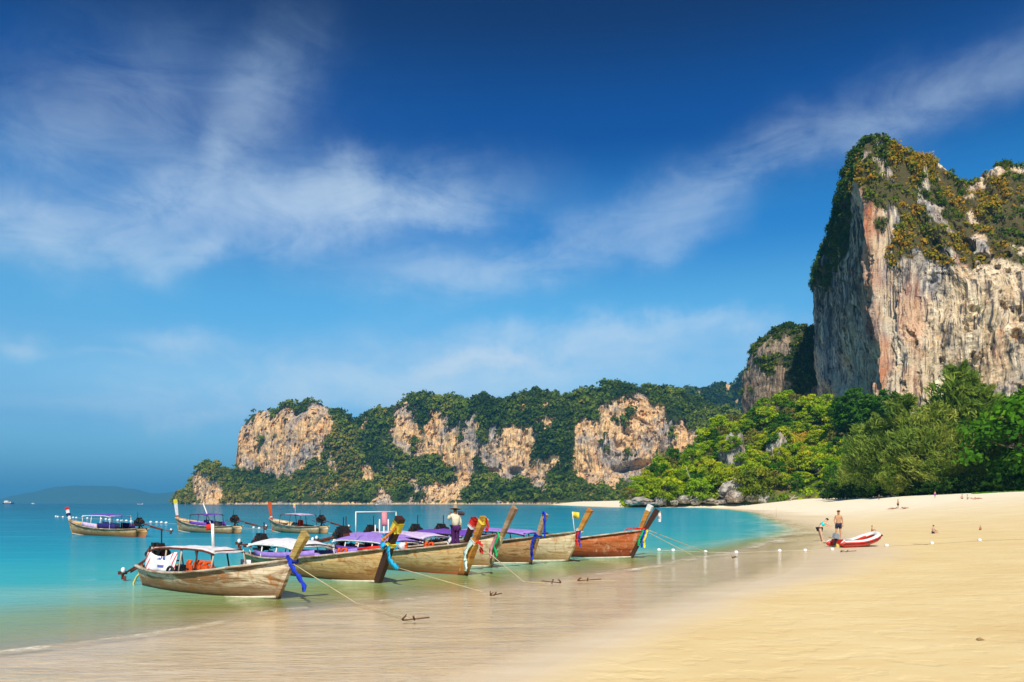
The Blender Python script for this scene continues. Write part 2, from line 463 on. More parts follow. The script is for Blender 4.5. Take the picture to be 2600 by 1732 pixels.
L3 = lambda v: v / 3.2
wcol = t.ramp(t.math('DIVIDE', lg2, 3.2), [(0, (.62, .52, .30)), (L3(.4), (.40, .42, .12)), (L3(.72), (.32, .44, .17)), (L3(.98), (.17, .47, .41)), (L3(1.2), (.04, .39, .41)),
                                   (L3(1.7), (.006, .30, .40)), (L3(2.3), (.003, .21, .33)), (L3(3.0), (.003, .12, .22)), (1, (.003, .09, .19))])
opa = t.ramp(t.math('DIVIDE', lg, 3.2), [(0, .0), (L3(.02), .02), (L3(.35), .42), (L3(.7), .72), (L3(1.0), .92), (L3(1.3), 1.0)])
streak = t.noise(t.mapping(oc, scale=(.06, .5, 1), rot=(0, 0, R(-8))), 1.0, 6, .65)
wcol = t.mix(t.math('MULTIPLY', t.rng(streak, .5, .75), t.rng(lg, .9, 1.6, 0, .6)), wcol, (.05, .46, .52))
fm = t.attr('foam')
fn = t.noise(oc, 2.6, 8, .7); fn2 = t.noise(oc, .5, 3, .5)
fmk = t.math('MULTIPLY', fm, t.rng(fn, .36, .66), clamp=True)
fmk = t.math('MULTIPLY', fmk, t.rng(fn2, .38, .62, .25, .8), clamp=True)
body = t.add('ShaderNodeBsdfDiffuse'); t.link(t.mix(fmk, wcol, (.85, .83, .76)), body.inputs[0])
fs = t.noise(t.mapping(oc, scale=(.35, 2.6, 1), rot=(0, 0, R(-24))), 1.3, 6, .65, .6)
tr = t.add('ShaderNodeBsdfTransparent'); t.link(t.mix(t.math('MULTIPLY', t.rng(fs, .44, .68), t.attr('edge')), (1, 1, 1), (.95, .94, .84)), tr.inputs[0])
m1 = t.add('ShaderNodeMixShader'); t.link(t.math('MAXIMUM', opa, fmk), m1.inputs[0]); t.link(tr.outputs[0], m1.inputs[1]); t.link(body.outputs[0], m1.inputs[2])
rip1 = t.noise(t.mapping(oc, scale=(1.0, 2.2, 1), rot=(0, 0, R(-14))), 1.6, 4, .55, .4)
rip2 = t.noise(t.mapping(oc, scale=(.8, 2.6, 1), rot=(0, 0, R(18))), .45, 4, .55, .3)
amp = t.rng(lg, 0.0, 1.3, .40, 1.0)
rip3 = t.noise(t.mapping(oc, scale=(1.3, 6.5, 1), rot=(0, 0, R(-20))), 1.7, 4, .6, .5)
hh = t.math('MULTIPLY_ADD', rip3, .015, t.math('MULTIPLY', t.math('ADD', t.math('MULTIPLY', rip1, .045), t.math('MULTIPLY', rip2, .09)), amp))
bp = t.add('ShaderNodeBump'); bp.inputs['Strength'].default_value = 1.0; bp.inputs['Distance'].default_value = 1.0; t.link(hh, bp.inputs['Height'])
gl = t.add('ShaderNodeBsdfGlossy'); gl.inputs['Roughness'].default_value = .05; t.link(bp.outputs[0], gl.inputs['Normal'])
gl.inputs[0].default_value = (1, 1, 1, 1)
fr = t.add('ShaderNodeFresnel'); fr.inputs[0].default_value = 1.33; t.link(bp.outputs[0], fr.inputs['Normal'])
ff = t.math('MULTIPLY', fr.outputs[0], t.rng(lg, .2, 1.3, .8, .45))
ff = t.math('MULTIPLY', t.math('MULTIPLY', ff, t.rng(t.attr('edge'), 0, .6, .12, 1)), t.rng(fmk, 0, 1, 1, 0))
m2 = t.add('ShaderNodeMixShader'); t.link(ff, m2.inputs[0]); t.link(m1.outputs[0], m2.inputs[1]); t.link(gl.outputs[0], m2.inputs[2])
t.link(m2.outputs[0], out.inputs['Surface'])
M_WATER = m
water = np_mesh('sea_water', np.stack([xr, yr, zw], 1), grid_faces(*YW.shape), M_WATER, smooth=True, attrs={'depth': np.where(dw > 0, dw * np.interp(yr, [22, 32, 45, 80], [1, 1.5, 3.2, 5]), dw), 'foam': foam, 'edge': sstep(0, 1, dsh / np.interp(yr, [15, 60], [1.6, 4]))})
setp(water, 'clear turquoise sea turning green and sandy in the shallows', kind='structure')

# ------------------------------------------------------------------ massifs
def massif(name, cols, segs, mat, noise, seed=0, mask=None, smooth=False, label=None, warm=None, facet_shade=None):
    """cols: (n,6+) bx, by, ix, iy, shift_x_at_top, Ttop ; segs(c)-> control (offset, z) per column; rows per segment in segs"""
    bx, by, ix, iy, sh, T = cols.T[:6]
    ctrl, rows = segs
    O = []; Z = []
    for k in range(len(ctrl) - 1):
        n = rows[k]; tt = np.linspace(0, 1, n, endpoint=(k == len(ctrl) - 2))[:, None]
        O.append(ctrl[k][0][None] * (1 - tt) + ctrl[k + 1][0][None] * tt)
        Z.append(ctrl[k][1][None] * (1 - tt) + ctrl[k + 1][1][None] * tt)
    O = np.concatenate(O); Z = np.concatenate(Z)
    # round the profile's corners a little
    for _ in range(4):
        O[1:-1] = (O[:-2] + 2 * O[1:-1] + O[2:]) / 4; Z[1:-1] = (Z[:-2] + 2 * Z[1:-1] + Z[2:]) / 4
    f = np.clip(Z / np.maximum(T[None], 1), 0, 1.1)
    X = bx + ix * O + sh * f; Yv = by + iy * O
    V = np.stack([X.ravel(), Yv.ravel(), Z.ravel()], 1)
    px = 1300 + FPX * V[:, 0] / V[:, 1]; py = HOR - (V[:, 2] - CAM_H) / V[:, 1] * FPX
    msk = mask(V, px, py) if mask else np.ones(len(V))
    out = np.stack([np.broadcast_to(-ix, X.shape).ravel(), np.broadcast_to(-iy, X.shape).ravel(), np.full(V.shape[0], .15)], 1)
    dsp = noise(V, msk, px, py)
    V2 = V + out * dsp[:, None]
    jit = fbm(V / 9.0, 3, seed + 77)
    V2[:, 2] += jit * 1.0 * (V[:, 2] > 3)
    o = np_mesh(name, V2, grid_faces(*X.shape), mat, smooth=smooth, attrs={'rock': msk, 'warm': (warm(V, px, py) if warm else 0 * msk), 'facet_shade': (facet_shade(V, px, py) if facet_shade else 0 * msk)})
    setp(o, label, kind='structure')
    return o, V2, msk, px, py, X.shape

def radial(pxs, Ys):
    u = (pxs - 1300) / FPX
    return u * Ys, Ys, u, np.ones_like(u)

def inpoly(px, py, poly):
    r = np.zeros(len(px), bool); n = len(poly)
    for i in range(n):
        x0, y0 = poly[i]; x1, y1 = poly[(i + 1) % n]
        if y0 == y1: continue
        c = ((y0 > py) != (y1 > py)) & (px < (x1 - x0) * (py - y0) / (y1 - y0) + x0)
        r ^= c
    return r

def foliage(name, C, Rr, nq, qs, mat, tint, rng, flat=.8, elong=.6, parent=None, zmin=-.35, link=True):
    "leafy clumps: nq small leaf faces spread through each ball of foliage"
    N = len(C)
    C = np.repeat(C, nq, 0); Rr = np.repeat(Rr, nq); tn = np.repeat(tint, nq)
    d = rng.normal(size=(N * nq, 3)); d /= np.linalg.norm(d, axis=1)[:, None]
    d[:, 2] = np.where(d[:, 2] < zmin, -d[:, 2], d[:, 2])
    rad = rng.uniform(.45, 1.05, N * nq) * Rr
    Pp = C + d * rad[:, None] * np.array([1, 1, flat])
    nn = d + rng.normal(size=d.shape) * .55; nn /= np.linalg.norm(nn, axis=1)[:, None]
    a = np.cross(nn, rng.normal(size=d.shape)); a /= np.linalg.norm(a, axis=1)[:, None]
    bb = np.cross(nn, a)
    s = (Rr * qs * rng.uniform(.6, 1.4, N * nq))[:, None]
    V = np.stack([Pp - a * s, Pp - bb * s * elong, Pp + a * s, Pp + bb * s * elong], 1).reshape(-1, 3)
    F = np.arange(len(V)).reshape(-1, 4)
    tv = np.clip(np.repeat(tn + rng.normal(size=N * nq) * .09, 4), 0, 1)
    return np_mesh(name, V, F, mat, parent=parent, attrs={'tint': tv}, link=link)

rng = np.random.default_rng(7)

# ---- far headland ridge across the bay
SKY_PTS = np.array([(443, 1276), (454, 1248), (480, 1235), (488, 1200), (508, 1176), (530, 1170), (552, 1174), (570, 1188), (597, 1190), (600, 1151), (606, 1093), (617, 1072), (638, 1050), (653, 1038), (682, 1032),
    (700, 1036), (718, 1018), (739, 1016), (754, 1028), (765, 1018), (794, 1010), (815, 1016), (837, 1032), (862, 1038), (884, 1045), (895, 1061), (909, 1063), (920, 1043), (942, 1034), (974, 1036), (989, 1041),
    (1007, 1021), (1028, 1005), (1061, 992), (1097, 996), (1119, 1003), (1144, 998), (1169, 1003), (1190, 1014), (1204, 1003), (1235, 998), (1249, 1008), (1303, 1010), (1317, 990), (1354, 981), (1381, 990),
    (1415, 995), (1425, 1003), (1446, 998), (1463, 986), (1490, 983), (1517, 986), (1541, 967), (1571, 961), (1599, 967), (1622, 978), (1643, 971), (1667, 974), (1694, 983), (1721, 984), (1738, 998), (1762, 1003),
    (1779, 1010), (1796, 1014), (1830, 1025), (1900, 1060)], float)
def A(l): return [(400 + x / 2.769, 920 + y / 2.769) for x, y in l]
def B(l): return [(1150 + x / 2.9425, 940 + y / 2.9425) for x, y in l]
ROCKS = [A([(555, 480), (640, 420), (700, 360), (780, 320), (800, 400), (870, 330), (960, 300), (960, 350), (1040, 360), (1080, 290), (1190, 310), (1220, 440), (1215, 490), (1170, 500), (1165, 600), (1130, 640), (1070, 720), (980, 730), (920, 790), (850, 800), (800, 770), (740, 740), (640, 760), (550, 740), (545, 650)]),
         A([(235, 770), (290, 760), (380, 830), (460, 880), (440, 960), (300, 990), (270, 900)]), A([(1195, 660), (1240, 680), (1250, 775), (1210, 760)]), A([(1420, 710), (1510, 740), (1515, 820), (1440, 840)]),
         A([(1660, 360), (1740, 300), (1860, 470), (1960, 320), (2030, 340), (2045, 460), (2100, 480), (2190, 390), (2235, 440), (2255, 650), (2250, 760), (2190, 800), (2190, 870), (2110, 870), (2090, 800), (2040, 720), (1980, 640), (1880, 620), (1770, 670), (1650, 580)]),
         A([(1740, 810), (1820, 810), (1830, 920), (1790, 910)]), A([(1830, 880), (2000, 850), (2120, 890), (2110, 960), (1900, 960)]), A([(1530, 910), (1600, 900), (1620, 970), (1530, 975)]), A([(1600, 740), (1660, 690), (1650, 780)]),
         B([(285, 440), (540, 420), (600, 440), (605, 700), (650, 670), (700, 760), (710, 900), (640, 900), (560, 790), (520, 800), (480, 740), (400, 830), (340, 760), (240, 740), (225, 620), (270, 500)]),
         B([(0, 430), (40, 440), (130, 360), (170, 420), (190, 620), (180, 740), (120, 780), (120, 870), (0, 860)]), B([(920, 370), (1050, 390), (1090, 390), (1105, 270), (1190, 210), (1330, 170), (1460, 205), (1480, 270), (1560, 260), (1580, 420), (1620, 560), (1600, 640), (1500, 660), (1440, 740), (1430, 830), (1350, 820), (1210, 850), (1130, 860), (1030, 830), (980, 770), (895, 760), (915, 600)]),
         B([(1690, 370), (1740, 380), (1760, 440), (1880, 460), (1870, 510), (1800, 560), (1790, 660), (1760, 660), (1700, 590), (1650, 540), (1670, 450)]), B([(640, 370), (760, 365), (740, 420), (660, 410)]), B([(700, 660), (780, 640), (800, 740), (720, 780)])]
CAVES = [(1590, 1094, 15, 12, .6, 16), (1606, 1182, 44, 11, -.25, 30), (1304, 1200, 13, 12, 0, 26), (1252, 1192, 12, 6, 0, 20), (1632, 1066, 30, 4, .55, 12), (1565, 1062, 9, 16, .3, 10), (1655, 1100, 8, 14, 0, 8)]
def far_mask(V, px, py):
    w1 = fbm(V / np.array([16, 16, 22]), 4, 3); w2 = fbm(V / np.array([14, 14, 24]) + 40, 4, 4)
    w3 = fbm(V / np.array([5, 5, 9]) + 80, 3, 14)
    r = np.zeros(len(px), bool)
    for pl in ROCKS:
        for ox, oy in ((0, 0), (6, 0), (-6, 0), (0, 6), (0, -6)): r |= inpoly(px + w1 * 15 + 4 * w3 + ox, py + w2 * 18 + 6 * w3 + oy, pl)
    r |= (py > 1276 - 4 * w1)
    sp = (fbm(V / np.array([20, 20, 30]) + 9, 3, 12) > .42) & (py > 1010)
    r |= sp
    r &= ~((fbm(V / np.array([13, 13, 34]) + 20, 4, 17) > .50) & (py < 1262))
    return r.astype(float)
def far_noise(V, msk, px, py):
    d = 12 * fbm(V / 60, 4, 1) + 5 * fbm(V / np.array([14, 14, 60]), 4, 2) * msk + 3.2 * fbm(V / 8, 3, 6) * msk + 2.5 * (1 - np.abs(fbm(V / 22, 3, 8)) * 3) * msk
    d -= 6 * msk
    wx = 12 * fbm(V / 18, 3, 41); wy = 12 * fbm(V / 18 + 60, 3, 42)
    for (cx, cy, rx, ry, an, dp) in CAVES:
        ex = (px + wx - cx) * math.cos(an) + (py + wy - cy) * math.sin(an); ey = -(px + wx - cx) * math.sin(an) + (py + wy - cy) * math.cos(an)
        d -= dp * np.exp(-((ex / rx) ** 2 + (ey / ry) ** 2) ** 1.5)
    pit = fbm(V / np.array([7, 7, 10]), 3, 43)
    d -= 7 * sstep(.22, .5, pit) * msk
    return d * np.clip(V[:, 2] / 14, .15, 1)
n = 820
pxs = np.linspace(444, 1900, n)
Yb = np.interp(pxs, [443, 520, 600, 900, 1300, 1600, 1900], [1900, 1800, 1760, 1640, 1450, 1380, 1340]) + 25 * fbm(np.stack([pxs / 70, 0 * pxs, 0 * pxs], 1), 3, 15)
Dd = np.interp(pxs, [443, 470, 590, 640, 1900], [6, 14, 40, 90, 120])
bx, by, ux, uy = radial(pxs, Yb)
T = CAM_H + (HOR - 1 - np.interp(pxs, SKY_PTS[:, 0], SKY_PTS[:, 1])) / FPX * (Yb + Dd) - 4
T = np.maximum(T, 2)
cols = np.stack([bx, by, ux, uy, 0 * bx, T], 1)
k = np.clip(T / 200, .05, 1.2)
ctrl = [(-6 + 0 * T, -3 + 0 * T), (0 * T, .03 * T + 1), (Dd * .42, .27 * T), (Dd * .52, .62 * T), (Dd * .68, .86 * T), (Dd, T), (Dd * 1.7, .9 * T), (Dd * 3.2 + 60, -5 + 0 * T)]
far_o, Vf, mf, pxf, pyf, shp = massif('far_headland', cols, (ctrl, [4, 40, 60, 40, 30, 12, 10]), M_FAR, far_noise, 1, far_mask, label='long wooded limestone headland with cream and orange cliffs across the bay')
# woodland over it
idx = np.arange(len(Vf)).reshape(shp)[6:-14].ravel()
idx = idx[mf[idx] < .5]
sel = rng.choice(idx, 8200)
C = Vf[sel] + rng.normal(size=(len(sel), 3)) * 2.5
tint = np.clip(.40 + .8 * fbm(C / 70, 3, 61) + rng.normal(size=len(C)) * .13 + .22 * (C[:, 2] < 60), 0, 1)
ff_ = foliage('far_woodland', C, (3.5 + 8 * rng.uniform(0, 1, len(C)) ** 2.2) * (1 + .5 * fbm(C / 60, 2, 64)), 30, .32, M_FAR_LEAF, tint, rng)
setp(ff_, 'dense dark green woodland covering the far headland ridge', 'woodland', kind='stuff')

# ---- hazier ridge behind it, towards the right
SK2 = np.array([(1600, 1060), (1740, 1003), (1779, 1008), (1796, 1003), (1823, 995), (1864, 993), (1881, 973), (1904, 963), (1932, 967), (1945, 979), (2000, 990), (2100, 1010), (2200, 1060)], float)
pxs = np.linspace(1600, 2200, 260); Yb = 2150 + 60 * fbm(np.stack([pxs / 60, 0 * pxs, 0 * pxs], 1), 2, 16)
bx, by, ux, uy = radial(pxs, Yb); Dd = 120 + 0 * pxs
T = 1.08 * (CAM_H + (HOR - np.interp(pxs, SK2[:, 0], SK2[:, 1])) / FPX * (Yb + Dd))
cols = np.stack([bx, by, ux, uy, 0 * bx, T], 1)
ctrl = [(-6 + 0 * T, -3 + 0 * T), (Dd * .3, .3 * T), (Dd * .6, .8 * T), (Dd, T), (Dd * 2, .85 * T), (Dd * 4, -5 + 0 * T)]
def m2_(V, px, py): return (fbm(V / np.array([30, 30, 50]) + 3, 3, 13) > .46).astype(float)
o_, V2_, mm_, _, _, shp2 = massif('far_ridge', cols, (ctrl, [30, 40, 30, 8, 8]), M_FAR, lambda V, m_, a, b: 18 * fbm(V / 90, 4, 33), 5, m2_, label='hazy wooded ridge rising behind the headland cliffs')
idx = np.arange(len(V2_)).reshape(shp2)[10:-12].ravel(); idx = idx[mm_[idx] < .5]
sel = rng.choice(idx, 2600); C = V2_[sel]
ff_ = foliage('far_ridge_woodland', C, rng.uniform(7, 14, len(C)), 20, .4, M_FAR_LEAF, np.clip(.35 + .4 * fbm(C / 120, 3, 62) + rng.normal(size=len(C)) * .12, 0, 1), rng)
setp(ff_, 'hazy woodland on the ridge behind the headland', 'woodland', kind='stuff')

# ---- far island hills on the horizon at the left
SK3 = np.array([(-400, 1277), (-60, 1275), (0, 1268), (30, 1258), (80, 1250), (120, 1239), (170, 1232), (235, 1231), (290, 1234), (340, 1240), (380, 1252), (400, 1252), (440, 1248), (500, 1250), (560, 1262), (640, 1277)], float)
pxs = np.linspace(-400, 640, 220); Yb = 14000 + 0 * pxs; bx, by, ux, uy = radial(pxs, Yb); Dd = 900 + 0 * pxs
T = np.maximum(CAM_H + (HOR - np.interp(pxs, SK3[:, 0], SK3[:, 1])) / FPX * 14900 + 14 * fbm(np.stack([pxs / 14, 0 * pxs, 0 * pxs], 1), 3, 18), 1)
cols = np.stack([bx, by, ux, uy, 0 * bx, T], 1)
ctrl = [(-20 + 0 * T, -12 + 0 * T), (Dd * .3, .4 * T), (Dd, T), (Dd * 2, .8 * T), (Dd * 4, -12 + 0 * T)]
M_ISLE = principled('island_forest', (.05, .09, .04), 1, 0)
massif('far_island', cols, (ctrl, [10, 24, 8, 8]), M_ISLE, lambda V, m_, a, b: 60 * fbm(V / 500, 3, 35), 6, None, True, 'blue hazy island hills low on the horizon at the left')

# ---- far beach under the headland
pxs = np.linspace(930, 1660, 120)
Yn = np.interp(pxs, [930, 1300, 1660], [1585, 1405, 1330]) + 3 * fbm(np.stack([pxs / 40, 0 * pxs, 0 * pxs], 1), 2, 19)
wv_ = np.interp(pxs, [930, 1000, 1100, 1300, 1660], [0, .3, .5, .9, 1.0])
rowsv = []
for f, z in ((0, -.6), (.18, .25), (.5, .9), (1, 1.6)):
    Yv = Yn + 70 * f; rowsv.append(np.stack([(pxs - 1300) / FPX * Yv, Yv, z * (.3 + .7 * wv_) if z > 0 else z + 0 * pxs], 1))
fb = np_mesh('far_beach', np.concatenate(rowsv), grid_faces(4, len(pxs)), principled('far_sand', (.40, .29, .16), 1, 0), smooth=True)
setp(fb, 'thin strip of pale sand below the headland woods', kind='structure')

# ---- the tall cliff
SKB = np.array([(2058, 760), (2062, 735), (2068, 660), (2080, 640), (2094, 632), (2119, 586), (2130, 530), (2140, 500), (2146, 460), (2158, 425), (2163, 380), (2186, 350), (2227, 330), (2252, 330), (2272, 358), (2308, 384), (2334, 394), (2369, 394),
    (2400, 409), (2420, 442), (2461, 452), (2482, 437), (2517, 432), (2543, 410), (2600, 412), (2700, 400), (2850, 440), (3050, 520), (3300, 640)], float)
cl = []
for k, L in enumerate(np.concatenate([np.full(8, 160.), np.linspace(160, 2, 160)])):
    cl.append((233 + .08 * L + max(0, 8 - k) * 6, 480 + L + max(0, 8 - k) * 4, 1.0, .05, -24 * (1 - min(L, 150) / 150) ** .7, L, 0))
for q in np.linspace(0, 290, 300):
    x, y = 233 + .956 * q, 480 - .25 * q
    u = x / y; h_ = math.hypot(u, 1)
    f = min(q / 30, 1); ix = (1 - f) * 1.0 + f * u / h_ * 1.0; iy = (1 - f) * .05 + f / h_; h2 = math.hypot(ix, iy)
    cl.append((x, y, ix / h2, iy / h2, -24 * math.exp(-q / 45), 0, q))
cl = np.array(cl)
bx, by, ix, iy, sh, Lp, Qp = cl.T
bx = bx + (Lp > 0) * 2.0 * np.sin(Lp / 11) + (Qp > 0) * 0
isf = (Qp > 0) | (Lp < 2)
D_ = np.where(Lp > 0, 8, np.interp(Qp, [0, 12, 30, 70, 290], [10, 22, 42, 62, 80]))
T = np.full(len(bx), 200.)
for _ in range(12):
    Yt = by + iy * D_; Xt = bx + ix * D_ + sh
    pt = 1300 + FPX * Xt / Yt
    Tn = CAM_H + (HOR - np.interp(pt, SKB[:, 0], SKB[:, 1])) / FPX * Yt - 2
    T = .5 * T + .5 * Tn
T = np.convolve(np.pad(T, 2, 'edge'), np.ones(5) / 5, 'valid')
zb = np.where(Lp > 0, .86 * T, np.interp(Qp, [0, 20, 45, 290], [.86, .72, .62, .60]) * T)
ob = np.where(Lp > 0, -3.0, np.interp(Qp, [0, 40], [1, 3]))
cols = np.stack([bx, by, ix, iy, sh, T], 1)
fc = 1 - np.clip(Qp / 60, 0, 1)
lo = lambda a, b: fc * a + (1 - fc) * b
ctrl = [(0 * T, -5 + 0 * T), (-1 + 0 * T, .25 * T), (ob * .6 - 1, .5 * T), (ob, zb), (D_, T), (D_ + lo(4, 22), lo(.93 * T, T - 6)), (D_ + lo(9, 90), lo(.6 * T, .75 * T)), (D_ + lo(14, 200), -5 + 0 * T)]
def big_mask(V, px, py):
    w = fbm(V / np.array([14, 14, 18]), 4, 71) ; w2 = fbm(V / np.array([9, 9, 12]) + 5, 4, 72)
    line = np.interp(px, [2060, 2100, 2140, 2168, 2225, 2260, 2290, 2400, 2500, 2600, 3000], [742, 742, 650, 430, 640, 690, 655, 668, 660, 640, 640])
    below = sstep(-10, 14, py - line + w * 60)
    up_ = sstep(.12, .32, w2 + .3 * w)
    return np.maximum(below, up_)
def big_noise(V, msk, px, py):
    fac = px < 2235
    left = 1 - sstep(2195, 2250, px)
    wx_ = np.stack([9 * fbm(V / 30, 3, 101), 0 * px, 0 * px], 1); Vw = V + wx_; V0 = V; V = Vw
    rib = (1 - np.abs(fbm(V / np.array([15, 15, 70]), 3, 89)) * 2.4) * (.35 + 1.3 * np.clip(.5 + fbm(V0 / 45, 2, 102), 0, 1))
    d = (9 - 6.0 * left) * fbm(V / 55, 4, 81) + 4.2 * (rib - .75) * (1 - .5 * left) + 2.4 * fbm(V / np.array([6, 6, 70]), 4, 82) + 1.4 * fbm(V / np.array([3, 3, 14]), 3, 83) + 1.1 * fbm(V / 3.2, 3, 84)
    pit = fbm(V / np.array([6, 6, 9]), 4, 90); d -= 4.5 * sstep(.28, .5, pit) * (py > 600)
    d += 4.0 * fbm(V / np.array([20, 20, 26]), 4, 85) * (py < 690)
    # hanging curtains and an undercut foot
    d += -3.5 * sstep(1000, 1100, py) * (1 - left)
    d -= 7 * np.exp(-(((px - 2135) / 26) ** 2 + ((py - 948) / 40) ** 2) ** 1.5)
    d -= 5 * np.exp(-(((px - 2440) / 60) ** 2 + ((py - 950) / 34) ** 2) ** 1.5)
    d -= 4 * np.exp(-(((px - 2590) / 22) ** 2 + ((py - 815) / 9) ** 2) ** 1.5) + 3 * np.exp(-(((px - 2365) / 20) ** 2 + ((py - 708) / 6) ** 2)) 
    return d
big_o, Vb, mb, pxb, pyb, shb = massif('tall_cliff', cols, (ctrl, [10, 120, 110, 90, 110, 12, 12, 8]), M_BIG, big_noise, 2, big_mask, label='towering limestone cliff streaked cream, grey and orange above the beach trees', warm=lambda V, px, py: np.clip(1.3 * np.exp(-((px - np.interp(py, [380, 640, 900, 1150], [2185, 2196, 2222, 2245])) / 24) ** 2) * (.5 + fbm(V / 14, 3, 97)), 0, 1) + .5 * sstep(.25, .6, fbm(V / np.array([16, 16, 40]), 3, 98)), facet_shade=lambda V, px, py: (px < np.interp(py, [400, 640, 900, 1150], [2150, 2185, 2215, 2235])) * sstep(960, 700, py + 90 * fbm(V / np.array([10, 10, 40]), 3, 96)))  # last mask darkens the upper left facet's rock colour to deepen its shade
base = np.arange(len(Vb)).reshape(shb)
idx = base[120:-24].ravel(); idx = idx[mb[idx] < .55]; 
sel = rng.choice(idx, 7500)
C = Vb[sel]
gr = sstep(-.1, .25, fbm(C / 22, 3, 91) + .55 * np.exp(-((pyb[sel] - 640) / 60) ** 2) - .15)
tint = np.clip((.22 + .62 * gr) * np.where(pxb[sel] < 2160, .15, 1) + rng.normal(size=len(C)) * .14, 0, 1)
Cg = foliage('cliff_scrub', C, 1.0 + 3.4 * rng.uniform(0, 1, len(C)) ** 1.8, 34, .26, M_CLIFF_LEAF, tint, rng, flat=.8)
setp(Cg, 'green shrubs and orange dry grass clinging to the tall cliff top', 'scrub', kind='stuff')
# bigger trees along the crest and on the dark left shoulder
crest = base[-34:-28].ravel(); sel = rng.choice(crest, 240)
sh2 = base[250:330, :150].ravel(); sel2 = rng.choice(sh2, 420)
C = np.concatenate([Vb[sel], Vb[sel2]])
keep = (pyb[np.concatenate([sel, sel2])] < 745)
C = C[keep]
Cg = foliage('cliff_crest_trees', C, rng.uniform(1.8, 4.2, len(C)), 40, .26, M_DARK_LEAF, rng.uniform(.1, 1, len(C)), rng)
setp(Cg, 'dark trees fringing the crest and shaded shoulder of the tall cliff', 'woodland', kind='stuff')

# ---- smaller pinnacle beside it
SKP = np.array([(1905, 900), (1912, 880), (1930, 852), (1961, 826), (1997, 812), (2022, 820), (2053, 822), (2075, 830), (2110, 850), (2140, 900)], float)
th = np.linspace(-100, 100, 150)
cxp, cyp, rp = 281.0, 760.0, 46.0
bx = cxp + rp * np.sin(np.radians(th)); by = cyp - rp * np.cos(np.radians(th))
ix = -np.sin(np.radians(th)); iy = np.cos(np.radians(th))
sh = -16 * np.clip(-np.sin(np.radians(th)), -1, 1) * 1.0
D_ = 12 + 0 * bx
T = np.full(len(bx), 150.)
Yt = by + iy * D_; pt = 1300 + FPX * (bx + ix * D_ + sh) / Yt
T = CAM_H + (HOR - np.interp(pt, SKP[:, 0], SKP[:, 1])) / FPX * Yt - 3
cols = np.stack([bx, by, ix, iy, sh, T], 1)
ctrl = [(0 * T, -5 + 0 * T), (0 * T, .5 * T), (-2 + 0 * T, .72 * T), (2 + 0 * T, .86 * T), (D_, T), (D_ + 30, T + 1), ]
def pm(V, px, py): return sstep(-.05, .15, fbm(V / 12, 4, 75) + np.interp(py, [820, 870, 920, 1000], [-.40, -.22, .15, .4]) - .6 * sstep(1990, 2030, px))
p_o, Vp, mp, pxp, pyp, shp3 = massif('rock_pinnacle', cols, (ctrl, [20, 60, 50, 40, 30]), M_PIN, lambda V, m_, px, py: 5 * fbm(V / 30, 4, 86) + 2.5 * fbm(V / np.array([7, 7, 40]), 4, 87) + fbm(V / 4, 3, 88), 3, pm, label='smaller rounded limestone pinnacle with scrub on its crown beside the tall cliff')
idx = np.arange(len(Vp)).reshape(shp3)[30:].ravel(); idx = idx[mp[idx] < .5]; sel = rng.choice(idx, 1500)
C = Vp[sel]
Cg = foliage('pinnacle_scrub', C, rng.uniform(1.6, 4.5, len(C)), 22, .36, M_CLIFF_LEAF, np.clip(.3 + .4 * fbm(C / 16, 3, 92) + rng.normal(size=len(C)) * .18, 0, 1), rng)
setp(Cg, 'green and ochre scrub over the crown of the small pinnacle', 'scrub', kind='stuff')

# ---- green hill between the beach and the cliffs
HK = np.array([(1585, 464, 476, 1272), (1602, 460, 485, 1262), (1639, 458, 495, 1220), (1694, 457, 505, 1196), (1758, 457, 520, 1168), (1802, 456, 530, 1130), (1830, 455, 545, 1088), (1881, 450, 552, 1078), (1915, 445, 555, 1064),
               (1990, 435, 560, 1030), (2040, 428, 550, 1034), (2082, 420, 540, 1040), (2126, 410, 520, 1050), (2208, 395, 475, 1075), (2300, 370, 440, 1120), (2450, 330, 400, 1150), (2700, 290, 370, 1160), (3100, 270, 350, 1170)], float)
pxs = np.linspace(1585, 3100, 420); Yb = np.interp(pxs, HK[:, 0], HK[:, 1]); Yt = np.interp(pxs, HK[:, 0], HK[:, 2])
bx, by, ux, uy = radial(pxs, Yb); Dd = Yt - Yb
T = CAM_H + (HOR - np.interp(pxs, HK[:, 0], HK[:, 3])) / FPX * Yt
cols = np.stack([bx, by, ux, uy, 0 * bx, T], 1)
ctrl = [(-3 + 0 * T, -3 + 0 * T), (0 * T, np.minimum(.12 * T + 1, 7)), (Dd * .45, .42 * T), (Dd * .75, .78 * T), (Dd, T), (Dd + 40, .8 * T), (Dd + 110, -4 + 0 * T)]
hill_o, Vh, mh, pxh, pyh, shh = massif('green_hill', cols, (ctrl, [8, 50, 50, 40, 10, 10]), M_EARTH, lambda V, m_, a, b: 6 * fbm(V / 28, 4, 95) * np.clip(V[:, 2] / 10, .2, 1), 4, None, label='steep jungle covered hillside between the beach and the tall cliff')

